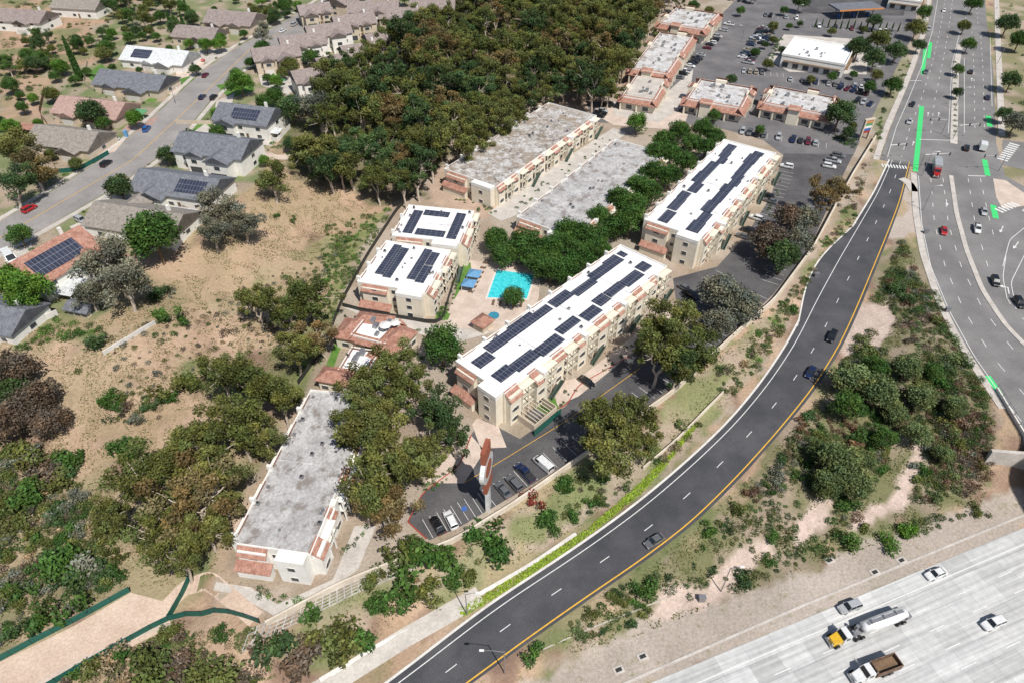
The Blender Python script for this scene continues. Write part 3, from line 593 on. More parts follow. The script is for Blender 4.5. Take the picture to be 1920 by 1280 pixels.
    for i in range(stair):
        s=(i+.78)*L/stair; b=MB(mr)
        if s+4.5>L: s=L-4.6
        b.hexa([(s,2.4,0),(s+4.5,2.4,fh),(s+4.5,3.5,fh),(s,3.5,0)],[(s,2.4,.25),(s+4.5,2.4,fh+.25),(s+4.5,3.5,fh+.25),(s,3.5,.25)])
        b.hexa([(s,3.52,.25),(s+4.5,3.52,fh+.25),(s+4.5,3.58,fh+.25),(s,3.58,.25)],[(s,3.52,1.2),(s+4.5,3.52,fh+1.2),(s+4.5,3.58,fh+1.2),(s,3.58,1.2)]); b.build('staircase','rail_green',root)
    return root
def segs(seed,v0,v1,u0=.035,u1=.965,jj=.05):
    out=[]; rr=random.Random(seed); u=u0
    while u<u1-.02:
        l=rr.uniform(.06,.14); j=rr.choice([0,jj*.6,-jj*.6,jj,-jj]); k=rr.choice([0,0,jj*.7,-jj*.7]); out.append((u,min(u+l,u1),v0+j,v1+j+k)); u+=l+rr.choice([.0015,.0015,.006,.014])
    return out
apartment([(852,682),(948,738),(1250,503),(1163,460)],9.3,3,'three storey block with white roof and four rows of solar panels beside the pool',panels=segs(3,.67,.87)+segs(8,.15,.36),stair=4,bay=8.6)
apartment([(1207,418),(1318,447),(1455,293),(1357,260)],9.3,3,'white roofed solar block nearest the shopping centre, behind the side parking lot',panels=segs(5,.67,.84,jj=.03)+segs(12,.17,.35,jj=.03),stair=4,bay=8.6)
apartment([(672,530),(798,553),(848,470),(722,455)],7.6,3,'lower half of the white solar roofed block left of the pool',panels=[(.2,.58,.12,.25),(.24,.95,.26,.38),(.6,.9,.13,.25),(.2,.9,.60,.72),(.24,.95,.73,.85)],bay=8,stair=1)
apartment([(735,440),(865,462),(885,405),(772,380)],8.0,3,'upper half of the white solar roofed block with a ring of panels',panels=[(.1,.9,.10,.24),(.14,.86,.74,.88),(.12,.30,.28,.70),(.74,.90,.34,.72)],bay=8)
apartment([(420,1012),(600,1050),(688,748),(600,730)],6.8,2,'long block with bare grey roof at the bottom left of the complex','roof_grey',bay=8,vents=22,wmat='stucco_white')
apartment([(835,322),(928,350),(1118,224),(1030,190)],6.8,2,'block with brown stained grey roof beside the eucalyptus grove','roof_grey_stained',bay=8.5,vents=20,stair=3)
apartment([(975,408),(1070,450),(1256,292),(1150,262)],5.2,2,'long block with plain grey roof between the walkway and the dense tree row','roof_grey',bay=9,vents=14)
apartment([(1238,45),(1318,58),(1350,28),(1268,15)],6.5,1,'far end of the tile edged shopping strip','roof_light',allm=True,vents=8,name='shop_building',tw=2.)
apartment([(1185,130),(1250,142),(1300,72),(1238,60)],6.5,1,'long middle part of the tile edged shopping strip','roof_light',allm=True,vents=12,name='shop_building',tw=2.)
apartment([(1168,180),(1225,195),(1252,150),(1195,140)],5.,1,'near end of the shopping strip with terracotta arcade','concrete',allm=True,vents=2,name='shop_building',tw=1.6)
apartment([(1288,188),(1388,206),(1412,166),(1312,150)],5.3,1,'square restaurant building with terracotta edges and grey roof','roof_light',allm=True,vents=9,name='shop_building',tw=2.)
apartment([(1428,198),(1552,216),(1568,182),(1450,166)],5.3,1,'wide low shop with terracotta edges beside the dark round tree','roof_light',allm=True,vents=8,name='shop_building',tw=1.8)
def flatshop(c4,hh,label,wm='stucco_white',name='shop_building'):
    o,ang,L,W=fit(c4,hh); root=thing(name,label,'building',(float(o[0]),float(o[1]),0),ang)
    b=MB(); b.box(0,L,0,W,-.5,hh); b.build('wall',wm,root); b=MB(); b.box(.3,L-.3,.3,W-.3,hh+.01,hh+.05); roof=b.build('roof','roof_white',root)
    b=MB(); b.box(-.2,L+.2,-.2,.3,hh+.003,hh+.9); b.box(-.2,L+.2,W-.3,W+.2,hh+.003,hh+.9); b.box(-.2,.3,.301,W-.301,hh+.003,hh+.9); b.box(L-.3,L+.2,.301,W-.301,hh+.003,hh+.9); b.build('parapet',wm,root)
    for mp,LL in ((lambda s,t,z:(s,-t,z),L),(lambda s,t,z:(-t,s,z),W)):
        n=max(2,int(LL/4.5))
        for i in range(n): window_part(root,mp,(i+.5)*LL/n,.5,2.6,2.1)
        b=MB(mp); b.box(LL*.05,LL*.95,.1,1.4,hh*.62,hh*.66); b.build('awning','brown_wood',root)
    for i in range(9):
        x=random.uniform(.1,.85)*L; y=random.uniform(.35,.8)*W; s=random.uniform(.5,1.1); b=MB(); b.box(x,x+s*1.4,y,y+s,hh+.05,hh+s); b.build('air_conditioner','metal_grey',roof)
flatshop([(1462,108),(1588,120),(1602,88),(1490,74)],5.5,'white flat roofed bank building standing in the shopping lot')
flatshop([(1665,0),(1730,4),(1735,-30),(1680,-32)],5,'low shop at the top edge beyond the gas station')
x,y=atz(1605,12,5.5); root=thing('fuel_canopy','orange edged fuel station canopy at the top of the photo','canopy',(x,y,0),R(10))
b=MB(); b.box(-13,13,-6,6,5,5.8); b.build('canopy_roof','shingle_slate',root); b=MB(); b.box(-13.1,13.1,-6.1,-6.003,5,5.8); b.build('fascia','sign_orange',root)
for sx in (-9,0,9):
    for sy in (-3.5,3.5): b=MB(); b.box(sx-.25,sx+.25,sy-.25,sy+.25,0,5); b.build('column','metal_grey',root)
    b=MB(); b.box(sx-.5,sx+.5,-1,1,0.05,1.8); b.build('fuel_pump','sign_blue',root)
# houses
def gable(b,x0,x1,y0,y1,z,rise,ov=.6,th=.22,hip=0.):
    ym=(y0+y1)/2; X0,X1,Y0,Y1=x0-ov,x1+ov,y0-ov,y1+ov; zd=z-ov*rise/((y1-y0)/2)
    hx=hip*(Y1-Y0)/2
    top=[(X0,Y0,zd+th),(X1,Y0,zd+th),(X1,Y1,zd+th),(X0,Y1,zd+th),(X0+hx,ym,z+rise+th),(X1-hx,ym,z+rise+th)]
    bot=[(p[0],p[1],p[2]-th) for p in top]
    b.add(top+bot,[(0,1,5,4),(2,3,4,5),(0,4,3),(1,2,5),(6,10,11,7),(8,11,10,9),(6,9,10),(7,11,8),(0,6,7,1),(1,7,8,2),(2,8,9,3),(3,9,6,0)] )
def gwall(b,x0,x1,y0,y1,z0,z,rise,hip):
    b.box(x0,x1,y0,y1,z0,z); ym=(y0+y1)/2
    if not hip:
        for xx in ((x0,x0+.2),(x1-.2,x1)):
            b.add([(xx[0],y0,z),(xx[0],y1,z),(xx[0],ym,z+rise),(xx[1],y0,z),(xx[1],y1,z),(xx[1],ym,z+rise)],[(0,2,1),(3,4,5),(0,3,5,2),(1,2,5,4)])
def house(px,py,L,W,angd,wh,roofm,wallm,label,hip=0,wing=None,sol=None,zg=9.,rise=None,chim=True,cat='house',name='house',group=None,garage=None,wing2=None):
    if name=='house' and zg==9.: L*=1.25; W*=1.2; wh+=.5
    rise=rise or W*.23
    x,y=atz(px,py,zg+wh+rise*.6); root=thing(name,label,cat,(x,y,zg),R(angd),group); FOOT.append((x,y,R(angd),L/2+1,W/2+3))
    b=MB(); gwall(b,-L/2,L/2,-W/2,W/2,-1.5,wh,rise,hip); b.build('wall',wallm,root)
    b=MB(); gable(b,-L/2,L/2,-W/2,W/2,wh,rise,hip=hip); roof=b.build('roof',roofm,root)
    for wg in (wing,wing2):
        if not wg: continue
        wx,wL,wW,wdir=wg
        mp=(lambda u,v,z:(wx-v*1.0,(u)*wdir,z))
        b=MB(mp); gwall(b,0,W/2+wL,-wW/2,wW/2,-1.5,wh-.05,wW*.23,0); b.build('wing_wall',wallm,root)
        b=MB(mp); gable(b,0,W/2+wL,-wW/2,wW/2,wh-.05,wW*.23); b.build('wing_roof',roofm,root)
        b=MB(mp); e=W/2+wL; b.box(e,e+.06,-wW*.36,wW*.36,0,2.2); b.build('garage_door','garage' if garage is None or garage else 'window_pane',root)
        if wh>4: window_part(root,lambda s,t,z:(wx-s,wdir*(W/2+wL+t),z),0,3.5,2.0,1.3)
    fl=[.9] if wh<4.6 else [.9,3.6]
    for zz in fl:
        for i in range(3):
            window_part(root,lambda s,t,z:(s,-W/2-t,z),(-.33+.33*i)*L,zz,1.7,1.15); window_part(root,lambda s,t,z:(s,W/2+t,z),(-.33+.33*i)*L,zz,1.7,1.15)
        window_part(root,lambda s,t,z:(-L/2-t,s,z),0,zz,1.8,1.15); window_part(root,lambda s,t,z:(L/2+t,s,z),0,zz,1.8,1.15)
    b=MB(); b.box(L*.08,L*.08+1,-W/2-.05,-W/2-.003,0,2.1); b.build('door','brown_wood',root)
    if chim: b=MB(); b.box(L*.28,L*.28+.9,W*.12,W*.12+.7,wh-.5,wh+rise+1); b.build('chimney','stucco_white',roof)
    if sol:
        for (u0,u1,side) in sol:
            sl=rise/(W/2); y0,y1=.12*W,.42*W; zf=lambda yy:wh+rise-yy*sl+.32
            b=MB(); q=[(u0*L,-side*y1,zf(y1)),(u1*L,-side*y1,zf(y1)),(u1*L,-side*y0,zf(y0)),(u0*L,-side*y0,zf(y0))]
            b.hexa(q,[(p[0],p[1],p[2]+.08) for p in q]); b.build('solar_panel_array','solar',roof)
    return root
A1=-14; A2=76
house(128,248,20,12,A1,3,'shingle_tan','stucco_tan','tan roofed bungalow with bare dirt front yard beside the green fence',wing=(6,3,7,-1))
house(176,193,22,12,A1,3,'tile_pink','stucco_tan','pinkish tile roofed bungalow with brick driveway',wing=(7,3,7,-1),wing2=(-6,2,6,-1))
house(252,142,24,12,A1,3,'shingle_slate','stucco_tan','dark slate roofed bungalow with a rounded lawn',wing=(6,4,8,-1),wing2=(-7,1.5,6,-1))
house(298,97,24,12,A1,3.,'shingle_white','stucco_white','bungalow with bright white roof and solar panels',sol=[(-.35,-.05,1)],wing=(7,3,7,-1),wing2=(-1,1.5,5,-1))
house(372,55,17,11,A1,3,'shingle_brown','stucco_tan','small brown roofed house behind the dark green trees',wing=(4,3,7,-1))
house(438,27,20,13,A1,3.6,'shingle_brown','stucco_tan','brown roofed house at the top beside a driveway',wing=(-5,4,7,-1),wing2=(5,2,6,-1))
house(45,24,20,12,-10,4.4,'shingle_brown','stucco_white','brown roofed house in the top left corner',wing=(4,3,7,-1))
house(148,2,20,11,-10,4,'shingle_tan','stucco_white','white walled house cut by the top edge')
house(465,205,17,12,A1,5.4,'shingle_slate','stucco_white','white two storey house with slate roof and solar panels nearest the grove',sol=[(-.2,.3,1)],wing=(-5,2,7,-1),garage=False)
house(405,262,20,12,A1,5.8,'shingle_slate','stucco_white','large white two storey house with slate roof and no panels',wing=(6,4,8,-1),wing2=(-4,1.5,6,-1),garage=False)
house(338,334,22,12,A1,3.8,'shingle_slate','stucco_white','slate roofed bungalow with solar panels below the white two storey house',sol=[(.05,.4,1)],wing=(-5,3,8,-1),garage=False)
house(262,398,23,12,A1,3.2,'shingle_tan','stucco_white','grey tan roofed bungalow partly behind the dark green pine',wing=(-7,3,7,1),wing2=(6,2.5,7,-1),garage=False)
house(92,468,15,13,62,5.0,'tile_terracotta','stucco_white','terracotta roofed house with one large solar array',sol=[(-.42,.3,1)],rise=4.6,wing=(5,3,7,-1),garage=False)
house(-8,578,14,10,A1,3,'shingle_slate','stucco_white','slate roofed house cut by the left edge')
house(150,570,6,4,A1,2.6,'shingle_slate','stucco_tan','small grey garden shed on a deck above the slope',chim=False,cat='shed',name='garden_shed',zg=8.3)
TW=[(516,92,19,13,22),(566,70,19,13,22),(614,50,19,13,22),(662,32,19,13,22),(590,132,18,12,28),(634,108,18,12,28),(678,86,18,12,28),(722,64,18,12,28),(700,8,24,13,4),(756,20,22,13,0),(812,4,22,13,-4),(868,-8,20,12,-5),(640,-8,16,13,70),(768,48,16,12,18),(915,-18,18,12,-5),(588,12,15,12,22)]
ORD=['first','second','third','fourth','fifth','sixth','seventh','eighth','ninth','tenth','eleventh','twelfth','thirteenth','fourteenth','fifteenth','sixteenth','seventeenth','eighteenth','nineteenth','twentieth']
for i,(px,py,L,W,a) in enumerate(TW):
    house(px,py,L,W,a,6.0+(i%3)*.7,'shingle_brown','stucco_white' if i%3 else 'stucco_tan','brown roofed two storey townhouse, %s in the rows along the top street'%ORD[i],wing=(-3,3.0,6,-1) if i%2 else (3,3.0,6.5,-1),wing2=(4.5,1.4,4,-1) if i%2 else (-4.5,1.4,4.5,-1),zg=9,group='townhouses beside the grove',name='townhouse',garage=(i%2==0))
apartment([(655,632),(725,645),(752,606),(690,592)],4.2,1,'clubhouse wing with flat white roof below the pool block',vents=4,name='clubhouse',allm=True,tw=1.)
apartment([(632,696),(688,706),(710,662),(662,650)],4.0,1,'lower clubhouse wing with white roof beside the grassy strip',vents=4,name='clubhouse',allm=True,tw=1.)
for px,py,L,W,a,lab in [(742,628,8,6.5,62,'hipped terracotta roofed room at the right end of the clubhouse'),(700,596,9,4.5,-12,'terracotta roofed rear room of the clubhouse'),(655,612,7,5,76,'terracotta roofed left room of the clubhouse'),(716,655,6,5,60,'terracotta roofed porch between the clubhouse wings'),(634,700,9,4.2,-14,'terracotta roofed porch at the lower end of the clubhouse')]:
    house(px,py,L,W,a,4.0,'tile_terracotta','stucco',lab,hip=.9,zg=0,name='clubhouse',chim=False,rise=1.2)
def patio(px,py,L,W,a,zg,mat,label):
    x,y=atz(px,py,zg+2.6); r_=thing('patio_cover',label,'patio cover',(x,y,zg),R(a)); b=MB(); b.hexa([(-L/2,-W/2,2.4),(L/2,-W/2,2.4),(L/2,W/2,2.8),(-L/2,W/2,2.8)],[(-L/2,-W/2,2.52),(L/2,-W/2,2.52),(L/2,W/2,2.92),(-L/2,W/2,2.92)]); b.build('cover',mat,r_)
    for sx in (-1,1):
        for sy in (-1,1): b=MB(); b.box(sx*(L/2-.3)-.08,sx*(L/2-.3)+.08,sy*(W/2-.3)-.08,sy*(W/2-.3)+.08,-1,2.4+(.2 if sy>0 else 0)); b.build('post','frame_white',r_)
patio(112,534,12,7,A1,9,'shingle_white','white flat patio cover behind the terracotta roofed house')
patio(262,210,5,3.5,A1,9,'canvas_green','dark green canopy beside the brick patio'); patio(50,238,9,4,A1,9,'tile_terracotta','orange patio roof behind the tan roofed bungalow'); patio(345,398,9,4,A1,9,'roof_light','white patio roof beside the dark pine'); patio(512,245,6,4,A1,9,'shingle_white','small white patio roof behind the white two storey house')
for px,mt in (([(240,232),(300,218),(275,245),(225,248)],'tile_pink'),([(330,125),(385,112),(375,138),(330,150)],'concrete_pink'),([(285,150),(345,160),(330,180),(300,172)],'concrete_pink'),([(155,275),(235,262),(215,285),(150,300)],'concrete_pink'),([(370,95),(440,90),(420,105),(385,118)],'concrete'),
    ([(345,260),(385,232),(400,245),(360,290),(330,285)],'concrete'),([(200,375),(260,340),(270,355),(215,395)],'concrete'),([(130,425),(200,395),(215,415),(150,445)],'concrete'),([(5,480),(60,455),(60,500),(20,520)],'concrete'),([(405,190),(440,175),(430,215),(400,225)],'concrete'),
    ([(480,125),(540,115),(570,150),(540,180),(490,160)],'concrete'),([(600,158),(700,110),(750,80),(730,120),(640,170)],'concrete'),([(470,250),(520,262),(515,275),(470,268)],'concrete'),([(540,108),(640,70),(700,40),(720,46),(660,80),(560,116)],'concrete'),([(460,285),(545,288),(540,300),(460,300)],'concrete_pink')):
    sheet('driveway',px,9,.065,mt)
for px in ([(330,165),(365,150),(350,140),(320,148)],[(255,180),(300,180),(290,192),(250,190)],[(350,250),(372,228),(400,225),(385,250)],[(405,160),(470,150),(478,170),(430,185)],[(380,90),(420,100),(400,115)],[(160,140),(190,120),(200,130),(180,160)],[(325,285),(345,270),(350,290),(330,300)]):
    sheet('lawn',px,9,.062,'lawn')
sheet('lawn',[(640,612),(650,620),(625,690),(606,698)],0,.07,'lawn')
for px in ([(865,500),(882,492),(885,512),(862,545),(850,565)],[(1000,760),(1040,745),(1048,765),(1010,778)],[(700,940),(730,900),(745,960)],[(820,585),(845,588),(840,600),(815,600)]): sheet('lawn',px,0,.09,'lawn')
# pool
pp=[atz(x,y,.1) for x,y in ((932,507),(1001,515),(988,560),(914,558))]
b=MB(); c=np.mean(pp,axis=0); b.prism([tuple(c+(np.array(p)-c)*1.1) for p in pp],0.02,.14); struct(b.build('pool_coping','pool_coping'))
b=MB(); b.prism(pp,.05,.155); struct(b.build('pool_water','pool_water'))
sp=atz(926,592,.1); b=MB(); b.prism([(sp[0]+1.5*math.cos(t*.5236),sp[1]+1.5*math.sin(t*.5236)) for t in range(12)],.03,.3); r_=tag(b.build('spa_pool','spa_water'),'small round spa pool beside the brown roofed hut','spa')
b=MB(); x,y=atz(905,598,3); r_=thing('pool_hut','small brown roofed hut at the pool corner','hut',(x,y,0),R(50)); b.box(-2,2,-1.8,1.8,0,2.5); b.build('wall','stucco_tan',r_); b=MB(); gable(b,-2,2,-1.8,1.8,2.5,1.1,.5,hip=.9); b.build('roof','tile_terracotta',r_)
for i,(px,py,lab) in enumerate([(889,510,'upper blue canvas cabana beside the pool'),(879,528,'lower blue canvas cabana beside the pool')]):
    x,y=atz(px,py,2.8); r_=thing('cabana',lab,'cabana',(x,y,0),R(76),'blue cabanas by the pool')
    b=MB(); gable(b,-1.8,1.8,-1.8,1.8,2.3,.9,.1,.05,hip=.98); b.build('canopy','canvas_blue',r_)
    for sx in (-1,1):
        for sy in (-1,1): b=MB(); b.box(sx*1.7-.06,sx*1.7+.06,sy*1.7-.06,sy*1.7+.06,.05,2.3); b.build('post','frame_white',r_)
for i in range(12):
    if i<7: px,py=911-4.6*i,493+9*i*1.0
    else: px,py=(925+13*(i-7),568+1*(i-7))
    x,y=atz(px,py,.3); r_=thing('sun_lounger','dark sun lounger, %s in line around the pool'%ORD[i],'lounger',(x,y,.07),R(-14 if i<7 else 80),'sun loungers around the pool')
    b=MB(); b.box(-.9,.4,-.33,.33,.28,.36); b.hexa([(.4,-.33,.28),(1.0,-.33,.65),(1.0,.33,.65),(.4,.33,.28)],[(.4,-.33,.36),(.97,-.33,.73),(.97,.33,.73),(.4,.33,.36)]); b.build('bed','brown_wood',r_)
    for sx in (-.8,.4):
        for sy in (-.28,.28): b=MB(); b.box(sx-.03,sx+.03,sy-.03,sy+.03,0,.28); b.build('leg','blackish',r_)
def umbrella(px,py,mat,label,zg=0,r=1.6):
    x,y=atz(px,py,zg+2.4); r_=thing('parasol',label,'parasol',(x,y,zg)); b=MB(); b.tube([(0,0,.05),(0,0,2.6)],[.04,.04]); b.build('pole','metal_grey',r_)
    b=MB(); n=8; b.add([(0,0,2.75)]+[(r*math.cos(k*math.pi/4),r*math.sin(k*math.pi/4),2.2) for k in range(n)],[(0,k+1,(k+1)%n+1) for k in range(n)]); b.build('canopy',mat,r_)
umbrella(722,608,'canvas_white','white parasol on the clubhouse terrace',4.2); umbrella(740,604,'canvas_white','second pale parasol on the clubhouse terrace',4.2,1.3); umbrella(562,85,'canvas_green','green parasol outside the townhouses',9); umbrella(528,150,'canvas_green','green parasol below the townhouses',9)
x,y=atz(1005,768,2); r_=thing('trash_enclosure','tan walled bin enclosure with green screen at the lot end','enclosure',(x,y,0),R(47))
b=MB(); b.box(-4,4,-3,-2.8,0,2.2); b.box(-4,4,2.8,3,0,2.2); b.box(-4,-3.8,-2.799,2.799,0,2.2); b.box(3.8,4,-2.799,2.799,0,2.2); b.build('wall','stucco_tan',r_)
b=MB(); b.box(-5,4.4,-4,-3.9,0,2); b.build('screen','fence_green',r_); b=MB(); 
for k in range(9): b.box(-3.8+k*.95,-3.6+k*.95,-2.7,2.7,2.21,2.35)
b.build('trellis','stucco_tan',r_); b=MB(); b.box(-2,1,-1.5,1,0,1.5); b.build('bin','metal_grey',r_)
# ------------------------------------------------------------ vegetation
def clumpleaves(cs,rs,per,leaf,flat=.75,sh=.55):
    cs=np.array(cs); out=[];col=[]; sz=[]
    for c,r in zip(cs,rs):
        n=int(per*(r/1.6)**2)+10; d=rng.normal(size=(n,3)); d/=np.linalg.norm(d,axis=1)[:,None]; rad=r*(sh+(1-sh)*rng.random(n)**.6)*(1+.25*rng.normal(size=n)); p=d*rad[:,None]; p[:,2]*=flat
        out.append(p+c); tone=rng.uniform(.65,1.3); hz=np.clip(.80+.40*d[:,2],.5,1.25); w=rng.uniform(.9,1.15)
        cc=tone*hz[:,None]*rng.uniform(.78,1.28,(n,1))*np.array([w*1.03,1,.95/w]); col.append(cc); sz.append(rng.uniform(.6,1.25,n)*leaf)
    return np.concatenate(out),np.concatenate(sz),np.concatenate(col)
def limb(b,p0,p1,r0,r1,n=4,wig=.35,sides=5):
    p0=np.array(p0,float); p1=np.array(p1,float); pts=[]; 
    for i in range(n+1):
        t=i/n; p=p0*(1-t)+p1*t+(rng.normal(size=3)*wig*math.sin(math.pi*t)); pts.append(tuple(p))
    b.tube(pts,[r0*(1-i/n)+r1*i/n for i in range(n+1)],sides,False); return pts
def euc(i,Ht=15,Rc=4.6,nc=20,per=230,low=.42,leaf=.30):
    b=MB(); lean=rng.normal(size=2)*1.4; fork=np.array([lean[0]*.4,lean[1]*.4,Ht*.26]); limb(b,(0,0,-1),fork,.45,.34,3,.12,7)
    ns=int(rng.integers(3,6)); tops=[]
    subs=[]
    for k in range(ns):
        a=k*6.283/ns+rng.uniform(-.5,.5); rr=Rc*rng.uniform(.35,.68); zt=Ht*rng.uniform(.74,.98); tops.append(np.array([lean[0]+rr*math.cos(a),lean[1]+rr*math.sin(a),zt])); s=fork*.45+tops[-1]*.55-np.array([0,0,1.2]); subs.append(s); limb(b,fork,s,.30,.19,4,.3)
    cs=[];rs=[]
    for k in range(nc):
        j=k%ns; t=tops[j]; q=rng.random(); c=t+np.array([rng.normal()*Rc*.27,rng.normal()*Rc*.27,-q*Ht*(.54-low*.3)]); c[:2]+= (c[:2]-lean)*.10*q
        cs.append(tuple(c)); rs.append(rng.uniform(1.0,2.1)*(1-.22*q))
        limb(b,subs[j],np.array(c)-(0,0,.3),.13,.05,3,.25,4)
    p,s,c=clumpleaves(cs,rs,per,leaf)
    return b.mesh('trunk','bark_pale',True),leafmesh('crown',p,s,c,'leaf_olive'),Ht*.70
def broad(i,Ht=8,Rc=4.,nc=26,per=270,leaf=.25,bark='bark_brown'):
    b=MB(); limb(b,(0,0,-1),(0,0,Ht*.35),.3,.22,3,.1,7); cs=[];rs=[]
    for k in range(nc):
        a=k*2.4; q=(k+.5)/nc; zz=(1-q*1.15); rr=Rc*.72*math.sqrt(max(0,1-zz*zz*.95))*rng.uniform(.6,1.2); cs.append((rr*math.cos(a),rr*math.sin(a),Ht*.56+zz*Ht*.33*rng.uniform(.7,1.2))); rs.append(rng.uniform(.8,1.65))
    for c in cs[::3]: limb(b,(0,0,Ht*.35),np.array(c),.12,.04,3,.2,4)
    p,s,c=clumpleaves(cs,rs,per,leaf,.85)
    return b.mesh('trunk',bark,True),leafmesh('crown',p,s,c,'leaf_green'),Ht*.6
EUC=[euc(i,rng.uniform(16,21),rng.uniform(5.0,6.6),int(rng.integers(26,36)),225,.40,.31) for i in range(10)]
SPA=[euc(i,12,4.4,24,210,.33,.27) for i in range(4)]
BRD=[broad(i) for i in range(6)]
def cyp():
    b=MB(); limb(b,(0,0,-1),(0,0,12),.25,.05,4,.02,6); n=5200; z=rng.random(n)*12.5+.6; r=1.15*np.sin(np.clip((13.3-z)/13,0,1)**.65*1.5)*rng.uniform(.6,1.08,n); a=rng.random(n)*6.283
    p=np.stack([r*np.cos(a),r*np.sin(a),z],1); c=rng.uniform(.6,1.3,(n,1))*np.ones((1,3)); return b.mesh('trunk','bark_brown'),leafmesh('crown',p,rng.uniform(.12,.26,n),c,'leaf_dark',.2),6.
CYP=[cyp()]
def shrub(i,R_=1.,nc=6):
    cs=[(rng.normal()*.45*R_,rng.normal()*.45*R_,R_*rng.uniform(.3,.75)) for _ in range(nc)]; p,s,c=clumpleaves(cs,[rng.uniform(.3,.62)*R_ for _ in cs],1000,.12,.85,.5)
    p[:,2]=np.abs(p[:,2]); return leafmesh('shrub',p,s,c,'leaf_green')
SHR=[shrub(i,1.,int(rng.integers(4,9))) for i in range(10)]
def tree(kind,px,py,sc,mat,label,cat='tree',group=None,name='tree',dzf=1.,loc=None,trunkmat=None):
    tr,cr,ch=random.choice(kind)
    if loc is None: x,y,z=at(px,py,ch*sc*dzf)
    else: x,y=loc; z=h(x,y)
    root=thing(name,label,cat,(x,y,z),random.uniform(0,6.28),group); s=sc*random.uniform(.95,1.05); root.scale=(s*random.uniform(.9,1.1),s*random.uniform(.9,1.1),s*random.uniform(.93,1.08))
    inst('trunk',tr,root); c=inst('crown',cr,root); setmat(c,0,mat); return root
def wpoly(px,dz=0): return np.array([at(x,y,dz)[:2] for x,y in px])
def scatter_pts(px,n,mind,dz=0,tries=30,avoid=None):
    poly=wpoly(px,dz); lo=poly.min(0); hi=poly.max(0); out=[]; rr=np.random.default_rng(len(px)*7+n)
    C_=rr.uniform(lo,hi,(n*tries,2)); C_=C_[inside(C_,poly)]
    cell={}; 
    for p in C_:
        if len(out)>=n: break
        k=(int(p[0]//mind),int(p[1]//mind)); ok=True
        for i in (-1,0,1):
            for j in (-1,0,1):
                for q in cell.get((k[0]+i,k[1]+j),()):
                    if (p[0]-q[0])**2+(p[1]-q[1])**2<mind*mind: ok=False
        if not ok: continue
        if avoid is not None and avoid(p): continue
        cell.setdefault(k,[]).append(p); out.append((float(p[0]),float(p[1])))
    return out
def inb(p,m=0.):
    for (cx,cy,a,hl,hw) in FOOT:
        dx,dy=p[0]-cx,p[1]-cy
        if abs(dx*math.cos(a)+dy*math.sin(a))<hl+m and abs(-dx*math.sin(a)+dy*math.cos(a))<hw+m: return True
    return False
for (x,y) in scatter_pts(grove,218,6.3,10,60):
    u=random.random(); mt='leaf_olive' if u<.68 else ('leaf_olive_brown' if u<.82 else 'leaf_dark'); lab={'leaf_olive':'tall olive green eucalyptus in the dense grove above the apartments','leaf_olive_brown':'brownish eucalyptus in the dense grove above the apartments','leaf_dark':'darker green tree in the dense grove above the apartments'}[mt]
    tree(EUC,0,0,random.uniform(.78,1.28),mt,lab,group='grove trees, '+{'leaf_olive':'olive','leaf_olive_brown':'brownish','leaf_dark':'dark'}[mt],name='eucalyptus_tree',loc=(x,y))
